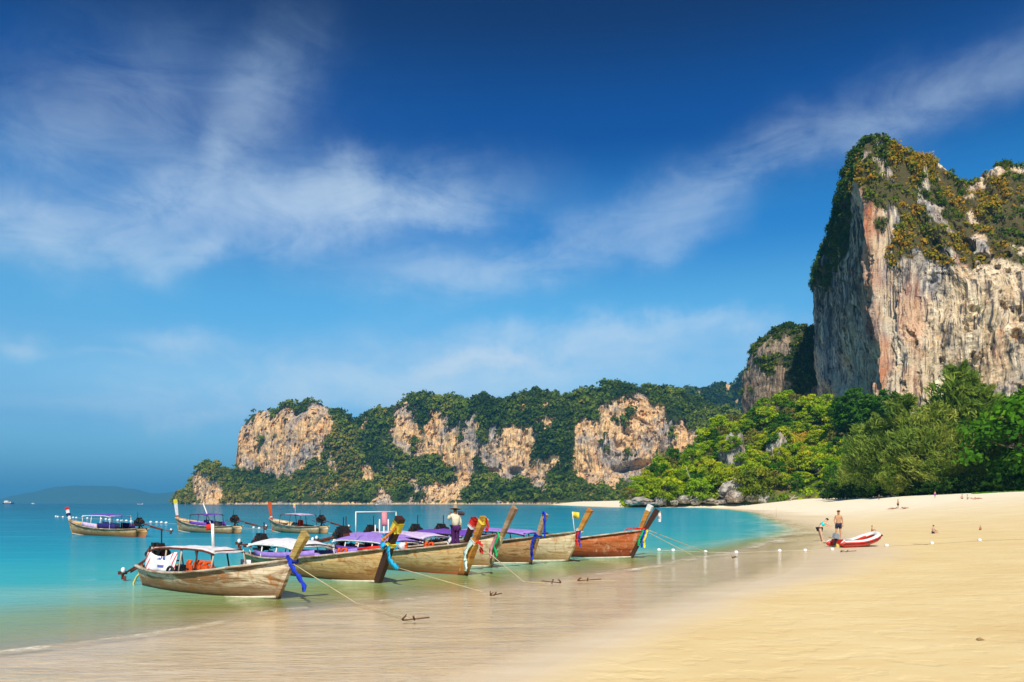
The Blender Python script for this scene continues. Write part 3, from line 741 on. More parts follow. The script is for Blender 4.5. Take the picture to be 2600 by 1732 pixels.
# ---- the air over the bay
hz = bpy.data.meshes.new('haze'); bm_ = bmesh.new(); bmesh.ops.create_cube(bm_, size=1)
for v in bm_.verts:
    v.co = (v.co.x * 46000, v.co.y * 23300 + 11200, (v.co.z + .5) * 460 - 20)
bm_.to_mesh(hz); bm_.free()
ho = bpy.data.objects.new('haze', hz); COL.objects.link(ho)
mh_ = bpy.data.materials.new('haze'); mh_.use_nodes = True; ht = mh_.node_tree; ht.nodes.clear()
pv = ht.nodes.new('ShaderNodeVolumePrincipled'); pv.inputs['Color'].default_value = (.11, .50, .88, 1); pv.inputs['Density'].default_value = 7.5e-5
oo = ht.nodes.new('ShaderNodeOutputMaterial'); ht.links.new(pv.outputs[0], oo.inputs['Volume'])
hz.materials.append(mh_)
setp(ho, 'thin blue sea haze over the bay', kind='stuff')
# ------------------------------------------------------------------ trees
def tube(path, radii, seg=6):
    "a tapered round tube along a path -> verts, faces"
    path = np.asarray(path, float); n = len(path)
    tg = np.gradient(path, axis=0); tg /= np.linalg.norm(tg, axis=1)[:, None] + 1e-9
    ref = np.array([0, 0, 1.]) if abs(tg[:, 2]).mean() < .8 else np.array([1., 0, 0])
    a = np.cross(tg, ref); a /= np.linalg.norm(a, axis=1)[:, None] + 1e-9
    b = np.cross(tg, a)
    th = np.linspace(0, 2 * np.pi, seg, endpoint=False)
    r = np.asarray(radii, float)[:, None, None]
    V = path[:, None] + r * (np.cos(th)[None, :, None] * a[:, None] + np.sin(th)[None, :, None] * b[:, None])
    F = grid_faces(n, seg, closed=True)
    V = np.concatenate([V.reshape(-1, 3), path[:1], path[-1:]])
    k = n * seg
    caps = [[(i + 1) % seg, i, k, k] for i in range(seg)] + [[(n - 1) * seg + i, (n - 1) * seg + (i + 1) % seg, k + 1, k + 1] for i in range(seg)]
    return V, [tuple(f) for f in F] + [tuple(c[:3]) for c in caps]
def join(parts):
    V = []; F = []; o = 0
    for v, f in parts:
        V.append(np.asarray(v, float)); F += [tuple(i + o for i in q) for q in f]; o += len(v)
    return np.concatenate(V), F
def py_mesh(name, V, F, mat, parent=None, smooth=True, link=True, loc=None):
    me = bpy.data.meshes.new(name)
    me.from_pydata([tuple(v) for v in V], [], [tuple(f) for f in F])
    me.validate(); me.update()
    for p_ in me.polygons: p_.use_smooth = smooth
    for mm in (mat if isinstance(mat, (list, tuple)) else [mat]): me.materials.append(mm)
    if not link: return me
    o = bpy.data.objects.new(name, me); COL.objects.link(o)
    if parent: o.parent = parent
    if loc is not None: o.location = loc
    return o

def limb_path(p0, p1, rng, n=5, sag=.1):
    p0 = np.array(p0, float); p1 = np.array(p1, float)
    t = np.linspace(0, 1, n)[:, None]; L = np.linalg.norm(p1 - p0)
    return p0 * (1 - t) + p1 * t + np.sin(t * np.pi) * rng.normal(size=3) * L * sag

def broadleaf_meshes(seed, H, Rc, ncl=30, nq=46, qs=.26, leafmat=M_HILL_LEAF, bark=M_BARK, crown_lo=.3, open_=.0):
    rg = np.random.default_rng(seed)
    top = np.array([rg.normal() * .06 * H, rg.normal() * .06 * H, H * .72])
    parts = [tube(limb_path((0, 0, -1.5), top, rg, 7, .05), np.linspace(.035 * H, .008 * H, 7))]
    cc = H * (crown_lo + 1) / 2; rz = H * (1 - crown_lo) / 2
    C = []
    for i in range(ncl):
        a = rg.uniform(0, 2 * np.pi); zc = rg.uniform(-.95, 1)
        rr_ = math.sqrt(max(0, 1 - zc * zc)) * rg.uniform(.45, 1)
        C.append((math.cos(a) * rr_ * Rc * rg.uniform(.8, 1.15), math.sin(a) * rr_ * Rc, cc + zc * rz * rg.uniform(.8, 1)))
    C = np.array(C)
    for c in C[::3]:
        s = top * rg.uniform(.45, .95)
        parts.append(tube(limb_path(s, c, rg, 4, .12), np.linspace(.012 * H, .003 * H, 4), 5))
    trunk = py_mesh('trunk', *join(parts), bark, link=False)
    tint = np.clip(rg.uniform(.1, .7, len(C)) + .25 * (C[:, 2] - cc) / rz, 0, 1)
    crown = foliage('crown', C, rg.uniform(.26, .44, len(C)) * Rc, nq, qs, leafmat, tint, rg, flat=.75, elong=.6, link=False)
    return trunk, crown

def casuarina_meshes(seed, H, Rc, n=15000, leafmat=M_CASUARINA):
    "feathery tree: plume branches sweeping up and out, covered with thin needle sprays"
    rg = np.random.default_rng(seed)
    parts = [tube(limb_path((0, 0, -1), (rg.normal() * .04 * H, 0, H * .93), rg, 8, .03), np.linspace(.018 * H, .002 * H, 8), 7)]
    pts = []; dirs = []; tn = []
    nb = 84
    for i in range(nb):
        f = (i + .5) / nb; z0 = H * (.06 + .84 * f)
        a = rg.uniform(0, 2 * np.pi)
        L = Rc * (1.0 - f ** 1.5 * .80) * rg.uniform(.6, 1.15) * (.62 + .38 * min(1, f * 5))
        e = np.array([math.cos(a) * L, math.sin(a) * L, z0 + L * rg.uniform(.35, 1.0)])
        path = limb_path((0, 0, z0), e, rg, 6, .08); path[:, 2] += np.linspace(0, 1, 6) ** 2 * .12 * L
        if i % 2 == 0: parts.append(tube(path, np.linspace(.005 * H, .0012 * H, 6), 4))
        m_ = int(n / nb * (L / Rc + .25)); t_ = rg.uniform(.15, 1.05, m_)
        bi = np.clip(t_, 0, .999) * 5; i0 = bi.astype(int); fr_ = (bi - i0)[:, None]
        p = path[i0] * (1 - fr_) + path[i0 + 1] * fr_
        spread = (.055 + .15 * np.sin(np.pi * np.clip(t_, 0, 1)) ** .7)[:, None] * L * np.array([1, 1, .8])
        p = p + rg.normal(size=(m_, 3)) * spread
        d = (e - np.array([0, 0, z0])) / np.linalg.norm(e - np.array([0, 0, z0]))
        dd = d[None] + rg.normal(size=(m_, 3)) * .55 + np.array([0, 0, .15])
        pts.append(p); dirs.append(dd); tn.append(np.full(m_, rg.uniform(.15, .85)))
    Pp = np.concatenate(pts); D = np.concatenate(dirs); D /= np.linalg.norm(D, axis=1)[:, None]; tn = np.concatenate(tn)
    side = np.cross(D, rg.normal(size=D.shape)); side /= np.linalg.norm(side, axis=1)[:, None]
    L = (H * .030 * rg.uniform(.6, 1.5, len(Pp)))[:, None]; w = L * .2
    V = np.stack([Pp - D * L, Pp - side * w, Pp + D * L, Pp + side * w], 1).reshape(-1, 3)
    crown = np_mesh('crown', V, np.arange(len(V)).reshape(-1, 4), leafmat, attrs={'tint': np.clip(np.repeat(tn + rg.normal(size=len(tn)) * .1, 4), 0, 1)}, link=False)
    trunk = py_mesh('trunk', *join(parts), M_BARK, link=False)
    return trunk, crown

def place_tree(name, meshes, loc, rz, sc, label, cat='tree', group=None):
    e = empty(name, loc, rz, label=label, cat=cat, group=group); e.scale = sc if hasattr(sc, '__len__') else (sc,) * 3
    for nm, me in zip(('trunk', 'crown'), meshes):
        o = bpy.data.objects.new(nm, me); COL.objects.link(o); o.parent = e
    return e

# ground of the hillside as a lookup for planting
HV = Vh.reshape(shh + (3,))
def hill_point(px, f):
    "point on the hillside in column px, f from 0 foot to 1 crest"
    c = int(np.clip(np.searchsorted(pxs_h, px), 0, HV.shape[1] - 1))
    r = int(8 + np.clip(f, 0, 1) * 139)
    return HV[r, c]
pxs_h = np.linspace(1585, 3100, 420)
rg = np.random.default_rng(11)
PROT = {
 'yellow': [broadleaf_meshes(100 + i, 13, 6.2, 34, 50, .24, foliage_mat('yellow_leaf%d' % i, [(.16, .26, .012), (.34, .45, .015), (.54, .60, .02), (.64, .54, .03)], .45)) for i in range(2)],
 'green': [broadleaf_meshes(110 + i, 14, 6.5, 34, 50, .25, M_HILL_LEAF) for i in range(3)],
 'dark': [broadleaf_meshes(120 + i, 14, 5.5, 30, 46, .27, foliage_mat('deep_green_leaf%d' % i, [(.02, .08, .010), (.06, .17, .012), (.13, .28, .014)], .3)) for i in range(2)],
 'olive': [broadleaf_meshes(130 + i, 11, 5.5, 26, 36, .24, foliage_mat('olive_leaf%d' % i, [(.10, .11, .03), (.19, .18, .035), (.29, .23, .05)], .25), M_PALE_BARK, .25) for i in range(2)],
}
KIND_TXT = {'yellow': 'yellow-green', 'green': 'bright green', 'dark': 'deep green', 'olive': 'brownish olive'}
LAND = [(1622, 1268, 'seaward rocks'), (1741, 1262, 'pale rounded boulder'), (1854, 1190, 'pale fluted rock face'), (1918, 1225, 'wide bushy tree'), (1978, 1155, 'upper grey rock face'), (2062, 1182, 'round dark boulder'),
        (2015, 1262, 'bleached driftwood'), (1995, 1010, 'small pinnacle foot'), (2150, 1010, 'shaded cliff notch'), (2232, 1100, 'tall cliff corner'), (2112, 1180, 'conical tree'), (2296, 1080, 'pointed casuarina'), (2438, 1010, 'tallest casuarina')]
used_lab = {}
def tree_label(kd, qx, qy, s):
    d = sorted((math.hypot(qx - a, (qy - b_) * 1.2), a, b_, n) for a, b_, n in LAND)
    size = 'small' if s < .78 else ('large' if s > 1.0 else 'middling')
    for k in range(6):
        dist, a, b_, n = d[k]
        an = math.degrees(math.atan2(b_ - qy, qx - a)) % 360
        rel = ['right of', 'above and right of', 'above', 'above and left of', 'left of', 'below and left of', 'below', 'below and right of'][int(((an + 22.5) % 360) // 45)]
        far_ = 'just ' if dist < 38 else ('' if dist < 90 else 'well ')
        lb = '%s %s hillside tree %s%s the %s' % (size, KIND_TXT[kd], far_, rel, n)
        if lb not in used_lab: break
    used_lab[lb] = 1
    return lb
spots = []
px_ = 1600.0
tries = 0
while len(spots) < 285 and tries < 9000:
    tries += 1
    px = rg.uniform(1598, 2330) if rg.random() < .88 else rg.uniform(2330, 2640); f = rg.uniform(.02, 1.0)
    p = hill_point(px, f)
    qx = 1300 + FPX * p[0] / p[1]; qy = HOR - (p[2] - CAM_H) / p[1] * FPX
    if 1988 < qx < 2098 and 1118 < qy < 1262 and (int(qx * 7 + qy * 3) % 9): continue
    mind = 14 if px > 1700 else 11
    if any((qx - a) ** 2 + ((qy - b_) * 1.25) ** 2 < mind ** 2 * 1.9 for a, b_, *_ in spots): continue
    spots.append((qx, qy, p, f))
for qx, qy, p, f in spots:
    yel = math.exp(-(((qx - 2010) / 80) ** 2 + ((qy - 1190) / 60) ** 2)) * 1.6 + (qy > 1190) * .8 * (qx < 2080) + .25
    grn = 1.0 + (qy < 1120) * .8
    dk = .5 + 1.6 * math.exp(-(((qx - 2180) / 60) ** 2 + ((qy - 1010) / 70) ** 2)) + 1.3 * math.exp(-(((qx - 1815) / 25) ** 2 + ((qy - 1150) / 60) ** 2)) + (qx > 2130) * .8
    ol = .35 + 1.0 * math.exp(-(((qx - 1900) / 50) ** 2 + ((qy - 1130) / 40) ** 2))
    w = np.array([yel, grn, dk, ol]); kd = ['yellow', 'green', 'dark', 'olive'][rg.choice(4, p=w / w.sum())]
    s = rg.uniform(.62, 1.15) * (.75 if qx < 1680 else 1)
    place_tree('hillside_tree', PROT[kd][rg.integers(len(PROT[kd]))], (p[0], p[1], p[2] - .8), rg.uniform(0, 6.28), (s * rg.uniform(.85, 1.25), s, s * rg.uniform(.8, 1.15)),
               tree_label(kd, qx, qy, s), 'tree', {'yellow': 'yellow-green hillside trees', 'green': 'mid-green hillside trees', 'dark': 'deep green hillside trees', 'olive': 'olive hillside trees'}[kd])
# undergrowth filling the gaps
idx = np.arange(len(Vh)).reshape(shh)[6:-12].ravel()
sel = rg.choice(idx, 3600); C = Vh[sel]
qx = pxh[sel]; qy = pyh[sel]
bare = inpoly(qx, qy, [(1828, 1132), (1872, 1132), (1882, 1205), (1852, 1235), (1832, 1210)]) | inpoly(qx, qy, [(1950, 1130), (2005, 1118), (2005, 1190), (1950, 1195)])
C = C[~bare]
tint = np.clip(.35 + .6 * fbm(C / 25, 3, 66) + rg.normal(size=len(C)) * .15, 0, 1)
uo = foliage('hillside_undergrowth', C, rg.uniform(1.2, 3.0, len(C)), 22, .34, M_HILL_LEAF, tint, rg)
setp(uo, 'tangled green undergrowth covering the hillside between the trees', 'undergrowth', kind='stuff')
# dry golden scrub patch
gsel = (np.exp(-(((pxh - 2020) / 62) ** 2 + ((pyh - 1150) / 46) ** 2)) > rg.uniform(.2, 1, len(pxh)))
idx = np.nonzero(gsel)[0]; idx = rg.choice(idx, 900); C = Vh[idx] + np.array([0, -1.5, 1.0])
M_GOLD = foliage_mat('golden_scrub', [(.24, .26, .02), (.42, .38, .03), (.56, .44, .04), (.60, .36, .05)], .35)
uo = foliage('golden_scrub', C, rg.uniform(1.6, 3.2, len(C)), 40, .22, M_GOLD, rg.uniform(0, 1, len(C)), rg)
setp(uo, 'golden yellow scrub on the open slope in the middle of the hill', 'scrub', kind='stuff')

# rocks
def rock_mesh(seed, sub=4, squash=(1, 1, .7), rough=.35, flute=.0):
    bm = bmesh.new(); bmesh.ops.create_icosphere(bm, subdivisions=sub, radius=1)
    V = np.array([v.co[:] for v in bm.verts]); off = seed * 7.31
    n = fbm(V * 1.3 + off, 4, 5) * rough * 1.6 + fbm(V * np.array([4, 4, 1.2 if flute else 4]) + off, 4, 6) * rough * .6 + flute * fbm(V * np.array([7, 7, .8]) + off, 3, 8) 
    V = V * (1 + n)[:, None] * np.array(squash)
    F = np.array([[v.index for v in f.verts] for f in bm.faces])
    bm.free()
    return np_mesh('boulder', V, F, M_ROCK, smooth=False, link=False)
RK = [rock_mesh(i, 4) for i in range(5)]
def boulder(px, py, Y, w, h, label, i=0, rz=0., dep=None, name='boulder', cat='boulder', mesh=None):
    p = P(px, py, Y); s = w / 2 / FPX * Y; hh = h / FPX * Y
    o = bpy.data.objects.new(name, mesh or RK[i % 5]); COL.objects.link(o)
    o.location = (p[0], p[1], p[2]); o.scale = (s, dep or s * .8, hh / 2 / .75); o.rotation_euler = (0, 0, rz)
    return setp(o, label, cat)
BLD = [(1622, 1273, 452, 62, 20, 'low grey shore rock at the seaward tip of the green hill'), (1655, 1280, 446, 44, 9, 'flat dark wave-cut rock just above the water at the hill tip'),
       (1678, 1272, 450, 26, 26, 'dark upright rock between the tip and the pale boulder'), (1741, 1268, 450, 40, 24, 'large pale rounded boulder on the shore below the hill'),
       (1712, 1276, 448, 22, 14, 'small brown rock left of the pale rounded boulder'), (1768, 1272, 450, 26, 20, 'brown jagged rock right of the pale rounded boulder'),
       (1802, 1272, 449, 44, 14, 'long low pinkish rock on the shore sand'), (1836, 1274, 448, 30, 12, 'small brown rock right of the long low pinkish rock'),
       (1872, 1262, 446, 60, 34, 'big dark grey rock mass at the foot of the bushy tree'), (1912, 1264, 444, 40, 26, 'dark jagged rock beside the big dark rock mass'),
       (1946, 1262, 442, 46, 34, 'grey fluted rock left of the bleached driftwood'), (1984, 1264, 440, 34, 24, 'brown rock behind the bleached driftwood'),
       (2052, 1262, 432, 52, 14, 'dark low rock in the bushes right of the driftwood')]
for i, (px, py, Y, w, h, lb) in enumerate(BLD):
    boulder(px, py, Y, w, h, lb, i, i * 1.3)
RF = [rock_mesh(20 + i, 5, (1, .7, 1), .36, .07) for i in range(3)]
boulder(1856, 1184, 480, 58, 110, 'pale fluted rock face rising out of the hillside jungle', name='rock_outcrop', cat='rock outcrop', mesh=RF[0], dep=10)
boulder(1978, 1152, 493, 52, 74, 'grey and white rock face in the upper middle of the hill', name='rock_outcrop', cat='rock outcrop', mesh=RF[1], dep=9)
boulder(2062, 1180, 459, 52, 40, 'round dark boulder among the golden scrub', name='boulder', mesh=RK[2], dep=5)
boulder(1872, 1245, 452, 90, 40, 'fluted grey cliff foot under the wide bushy tree', name='rock_outcrop', cat='rock outcrop', mesh=RF[2], dep=6)

# single trees that stand out
T_BUSHY = broadleaf_meshes(201, 20, 12, 60, 60, .17, foliage_mat('bushy_leaf', [(.09, .14, .012), (.19, .25, .015), (.30, .31, .02), (.40, .26, .03)], .35), crown_lo=.12)
p = P(1918, 1268, 444); place_tree('bushy_tree', T_BUSHY, (p[0], p[1], 1.5), 0, 1.0, 'wide bushy yellow-green tree spreading over the rocks at the shore')
p = P(1770, 1262, 450); place_tree('round_bush', broadleaf_meshes(202, 13, 9, 44, 56, .2, foliage_mat('lime_leaf', [(.12, .24, .012), (.20, .36, .015), (.30, .42, .02)], .35), crown_lo=.05), (p[0], p[1], 2), 0, 1.0, 'rounded lime green bush above the pale shore boulder', 'bush')
p = P(1690, 1262, 452); place_tree('spreading_tree', broadleaf_meshes(203, 14, 9, 40, 50, .2, PROT['yellow'][0][1].materials[0], crown_lo=.15), (p[0], p[1], 2), 0, (1.1, 1, 1), 'spreading olive-yellow tree near the seaward tip of the hill')
p = P(1632, 1268, 456); place_tree('low_tree', broadleaf_meshes(204, 8, 5.5, 30, 44, .22, M_HILL_LEAF, crown_lo=.1), (p[0], p[1], 2), 0, 1, 'lowest small tree at the very tip of the green hill')
for px, py, Y, k, s, lb in [(1836, 1150, 474, 'yellow', .8, 'small yellow-green tree drooping over the top left of the pale fluted rock'), (1862, 1142, 474, 'green', .8, 'small bright tree on top of the pale fluted rock'),
                       (1880, 1172, 471, 'green', .6, 'bright tree hugging the right flank of the pale fluted rock'), (1840, 1236, 468, 'yellow', .6, 'yellow-green tree at the left foot of the pale fluted rock'),
                       (1872, 1232, 466, 'olive', .6, 'olive tree at the right foot of the pale fluted rock'), (1962, 1196, 482, 'yellow', .55, 'yellow-green tree at the foot of the upper grey rock face'), (1996, 1140, 486, 'green', .5, 'small green tree on the right shoulder of the upper grey rock face'),
                       (1962, 1126, 490, 'dark', .7, 'small dark tree on top of the upper grey rock face')]:
    p = P(px, py + 14, Y); place_tree('hillside_tree', PROT[k][0], tuple(p), px, s, lb, 'tree', 'trees around the rock faces')
# bleached dead trunks
for (a, b_, lb) in [((1752, 1215), (1742, 1185), 'bare white dead trunk standing in the bushes above the pale boulder'), ((1893, 1222), (1884, 1195), 'bare white dead trunk left of the wide bushy tree')]:
    p0 = P(a[0], a[1], 448); p1 = P(b_[0], b_[1], 448)
    setp(py_mesh('dead_trunk', *tube(limb_path(p0, p1, rg, 5, .05), [.28, .24, .2, .16, .08]), M_PALE_BARK), lb, 'dead tree')
dw_e = empty('driftwood', tuple(P(2010, 1271, 415)), label='bleached forked driftwood trunk leaning where sand meets the rocks', cat='driftwood')
o0 = np.array(dw_e.location)
for nm, a, b_, r0 in [('trunk', (2004, 1273), (2018, 1258), .45), ('branch', (2010, 1266), (2030, 1262), .3), ('branch', (2012, 1264), (2003, 1258), .25)]:
    py_mesh(nm, *tube(limb_path(P(a[0], a[1], 415) - o0, P(b_[0], b_[1], 415) - o0, rg, 5, .06), np.linspace(r0, r0 * .4, 5)), M_PALE_BARK, dw_e)

# big casuarinas and the bright tree at the top of the beach
def ground_tree(name, meshes, px, Y, sc, rz, label, cat='tree', group=None):
    x = (px - 1300) / FPX * Y
    return place_tree(name, meshes, (x, Y, gz(x, Y) - .3), rz, sc, label, cat, group)
CA = [casuarina_meshes(301, 30, 10.5, 26000), casuarina_meshes(302, 30, 9.5, 26000), casuarina_meshes(303, 30, 11.5, 26000)]
CAS = [(2438, 262, 0, 1.36, (1.12, 1.0), 'tallest feathery casuarina, its top rising against the pale cliff'), (2296, 282, 1, 1.17, (1.25, 1.1), 'tall feathery casuarina with a pointed top left of the tallest one'),
       (2232, 290, 2, .95, (1.2, 1.1), 'broad dark casuarina at the left end of the beach grove'), (2368, 256, 2, .92, (1.2, 1.1), 'lower casuarina filling the gap between the two tall ones'),
       (2500, 252, 1, 1.10, (1.1, 1.0), 'casuarina leaning out right of the tallest one'), (2168, 322, 0, .62, (1.1, 1.1), 'small pale casuarina beside the golden scrub'),
       (2322, 262, 0, .66, (1.25, 1.2), 'short wide casuarina at the front of the beach grove'), (2460, 244, 2, .60, (1.3, 1.2), 'short bushy casuarina in front of the tallest one'),
       (2268, 262, 1, .55, (1.3, 1.2), 'lowest casuarina at the left front of the grove'), (2400, 246, 1, .52, (1.4, 1.2), 'low casuarina in the middle front of the grove')]
for px, Y, i, s, (wx, wy), lb in CAS:
    ground_tree('casuarina_tree', CA[i], px, Y, (s * wx, s * wy, s * 1.1), px * .7, lb)
T_BR = broadleaf_meshes(401, 27, 15, 70, 70, .15, M_BRIGHT_LEAF, crown_lo=.06)
ground_tree('broadleaf_tree', T_BR, 2600, 222, (1.0, 1.0, .98), .4, 'large glossy bright green broadleaf tree at the right edge of the beach')
ground_tree('broadleaf_tree', T_BR, 2740, 225, (1.0, 1.0, 1.05), 2.4, 'large broadleaf tree half out of view beyond the right edge')
T_CON = broadleaf_meshes(402, 18, 5, 36, 50, .24, PROT['dark'][0][1].materials[0], crown_lo=.1)
ground_tree('conical_tree', T_CON, 2112, 395, (1, 1, 1.1), 1.4, 'dark green conical tree beside the round boulder and golden scrub')
HB = broadleaf_meshes(403, 5.5, 4.2, 26, 50, .26, M_DARK_LEAF, crown_lo=.0)
for i, px in enumerate([2100, 2128, 2150, 2176, 2204, 2234, 2262, 2292, 2320, 2350, 2380, 2412, 2444, 2476, 2508, 2540, 2570, 2600, 2640]):
    Y = np.interp(px, [2100, 2200, 2400, 2640], [345, 292, 240, 214]) ; s = rg.uniform(.8, 1.25)
    ground_tree('dark_shrub', HB, px, Y, (s, s, s * (1.15 if px < 2200 else .9)), i * 1.1, 'low dark shrub under the %s, number %s from the left' % (('golden slope' if px < 2160 else 'casuarinas' if px < 2500 else 'bright broadleaf tree'), ['first', 'second', 'third', 'fourth', 'fifth', 'sixth', 'seventh', 'eighth', 'ninth', 'tenth', 'eleventh', 'twelfth', 'thirteenth', 'fourteenth', 'fifteenth', 'sixteenth', 'seventeenth', 'eighteenth', 'nineteenth'][i]), 'shrub', 'dark shrubs along the top of the beach')
# far sea wood strip behind the left part: green trees at the foot of the cliff
for i in range(26):
    px = rg.uniform(2120, 2250); Y = 470 - (px - 2120) * .25; x = (px - 1300) / FPX * Y; z = CAM_H + (HOR - rg.uniform(1020, 1075)) / FPX * Y
    place_tree('cliff_foot_tree', PROT['dark'][i % 2], (x, Y, z - 10), i, rg.uniform(.8, 1.4), '%s deep green tree in the dark notch at the foot of the tall cliff' % (['tall', 'broad', 'narrow', 'low', 'rounded'][i % 5]), 'tree', 'trees in the notch at the cliff foot')
gr = foliage('beach_grass', np.array([((px - 1300) / FPX * Y, Y, gz((px - 1300) / FPX * Y, Y)) for px, Y in zip(rg.uniform(2470, 2660, 500), rg.uniform(200, 216, 500))]), rg.uniform(.25, .6, 500), 20, .3, M_BRIGHT_LEAF, rg.uniform(.3, 1, 500), rg, flat=.5)
setp(gr, 'bright green creeping grass at the top of the beach by the right edge', 'grass', kind='stuff')
# ------------------------------------------------------------------ boats
def box_strip(path, wdir, w, h, closed_caps=True):
    "a rectangular bar along a path; wdir = sideways unit vector(s); w, h sizes (scalars or per point)"
    path = np.asarray(path, float); n = len(path)
    tg = np.gradient(path, axis=0); tg /= np.linalg.norm(tg, axis=1)[:, None] + 1e-9
    wd = np.broadcast_to(np.asarray(wdir, float), path.shape).copy()
    wd -= (wd * tg).sum(1)[:, None] * tg; wd /= np.linalg.norm(wd, axis=1)[:, None] + 1e-9
    up = np.cross(tg, wd)
    w = np.broadcast_to(np.asarray(w, float), (n,))[:, None] / 2; h = np.broadcast_to(np.asarray(h, float), (n,))[:, None] / 2
    V = np.stack([path + wd * w + up * h, path - wd * w + up * h, path - wd * w - up * h, path + wd * w - up * h], 1).reshape(-1, 3)
    F = [tuple(f) for f in grid_faces(n, 4, True)] + [(0, 1, 2, 3), tuple(4 * (n - 1) + i for i in (3, 2, 1, 0))]
    return V, F
def box(c, s, rz=0.0, ry=0.0):
    c = np.array(c, float); s = np.array(s, float) / 2
    k = np.array([(x, y, z) for x in (-1, 1) for y in (-1, 1) for z in (-1, 1)], float) * s
    if ry: k = k @ np.array([[math.cos(ry), 0, -math.sin(ry)], [0, 1, 0], [math.sin(ry), 0, math.cos(ry)]])
    if rz: k = k @ np.array([[math.cos(rz), math.sin(rz), 0], [-math.sin(rz), math.cos(rz), 0], [0, 0, 1]])
    return k + c, [(0, 1, 3, 2), (4, 6, 7, 5), (0, 4, 5, 1), (2, 3, 7, 6), (0, 2, 6, 4), (1, 5, 7, 3)]
def cyl(p0, p1, r, seg=8, r2=None):
    return tube(np.array([p0, (np.array(p0) + np.array(p1)) / 2, p1], float), [r, (r + (r2 or r)) / 2, r2 or r], seg)
def wheel(c, axis, R0, r0, seg=16, s2=6):
    c = np.array(c, float); axis = np.array(axis, float) / np.linalg.norm(axis)
    a = np.cross(axis, [0, 0, 1.]); a = a / np.linalg.norm(a) if np.linalg.norm(a) > .1 else np.array([1., 0, 0]); b_ = np.cross(axis, a)
    V = []
    for i in range(seg):
        t = 2 * np.pi * i / seg; d = a * math.cos(t) + b_ * math.sin(t)
        for j in range(s2):
            p = 2 * np.pi * j / s2; V.append(c + d * (R0 + r0 * math.cos(p)) + axis * r0 * math.sin(p))
    F = []
    for i in range(seg):
        for j in range(s2):
            F.append((i * s2 + j, ((i + 1) % seg) * s2 + j, ((i + 1) % seg) * s2 + (j + 1) % s2, i * s2 + (j + 1) % s2))
    return V, F

def wood_mat(name, base, pale, stain, rust, sc=1.0, red_foot=None):
    "weathered painted planking: pale worn paint, brown stains, rust runs, plank seams"
    m, t, b = newmat(name)
    oc = t.add('ShaderNodeTexCoord').outputs['Object']
    g = t.noise(t.mapping(oc, scale=(.55, .55, 3.2), rot=(0, R(-4), 0)), 1.6 * sc, 8, .68, .6)
    g2 = t.noise(t.mapping(oc, scale=(.35, .35, 1.4), loc=(3, 1, 8), rot=(0, R(-6), 0)), 2.0 * sc, 6, .65, .8)
    g3 = t.noise(t.mapping(oc, scale=(1.6, 1.6, .7), loc=(9, 4, 2)), 2.2, 7, .7)
    fine = t.noise(t.mapping(oc, scale=(1, 1, 7)), 9.0, 5, .6)
    c = t.mix(t.rng(g, .38, .62), base, pale)
    c = t.mix(t.math('MULTIPLY', t.rng(g2, .47, .58), .9), c, stain)
    c = t.mix(t.math('MULTIPLY', t.rng(g3, .55, .66), .85), c, rust)
    c = t.mix(t.math('MULTIPLY', t.rng(fine, .5, .75), .5), c, tuple(x * .4 for x in stain))
    sz_ = t.add('ShaderNodeSeparateXYZ'); t.link(oc, sz_.inputs[0])
    low = t.rng(t.math('ADD', sz_.outputs[2], t.math('MULTIPLY', t.math('SUBTRACT', g2, .5), 1.1)), .36, .16)
    c = t.mix(t.math('MULTIPLY', low, .8), c, tuple(x * .8 for x in stain))
    wet_ = t.rng(t.math('ADD', sz_.outputs[2], t.math('MULTIPLY', g, .12)), .17, .08)
    c = t.mix(wet_, c, red_foot or tuple(x * .30 for x in stain))
    wv_ = t.add('ShaderNodeTexWave', bands_direction='Z'); wv_.inputs['Scale'].default_value = 2.6; wv_.inputs['Distortion'].default_value = .6; wv_.inputs['Detail'].default_value = 1
    t.link(oc, wv_.inputs[0])
    seam = t.rng(wv_.outputs['Fac'], 0, .06, 1, 0)
    c = t.mix(t.math('MULTIPLY', seam, .35), c, tuple(x * .3 for x in stain))
    t.link(c, b.inputs['Base Color'])
    b.inputs['Roughness'].default_value = .75; b.inputs['Specular IOR Level'].default_value = .2
    t.link(t.bump(t.math('SUBTRACT', t.math('MULTIPLY', fine, .5), seam), .5, .012), b.inputs['Normal'])
    return m
W_GREY = wood_mat('weathered_grey_hull', (.48, .36, .22), (.70, .58, .42), (.22, .10, .035), (.42, .13, .02))
W_TAN = wood_mat('worn_tan_hull', (.48, .30, .11), (.64, .46, .23), (.26, .12, .035), (.42, .15, .03))
W_TANRED = wood_mat('worn_tan_hull_red_foot', (.50, .32, .12), (.66, .48, .25), (.30, .14, .04), (.44, .16, .03), red_foot=(.45, .08, .03))
W_CREAM = wood_mat('cream_hull', (.58, .46, .27), (.72, .60, .40), (.38, .22, .09), (.42, .18, .05))
W_BROWN = wood_mat('brown_hull', (.42, .22, .09), (.56, .36, .18), (.20, .085, .03), (.36, .12, .03))
W_RED = wood_mat('red_brown_hull', (.42, .085, .02), (.50, .17, .06), (.18, .030, .010), (.60, .38, .24))
W_RAIL = wood_mat('bleached_rail', (.44, .34, .25), (.58, .49, .39), (.22, .13, .075), (.30, .17, .09), 1.5)
W_DECK = wood_mat('deck_boards', (.34, .24, .15), (.46, .36, .25), (.16, .10, .06), (.22, .12, .06), 1.5)
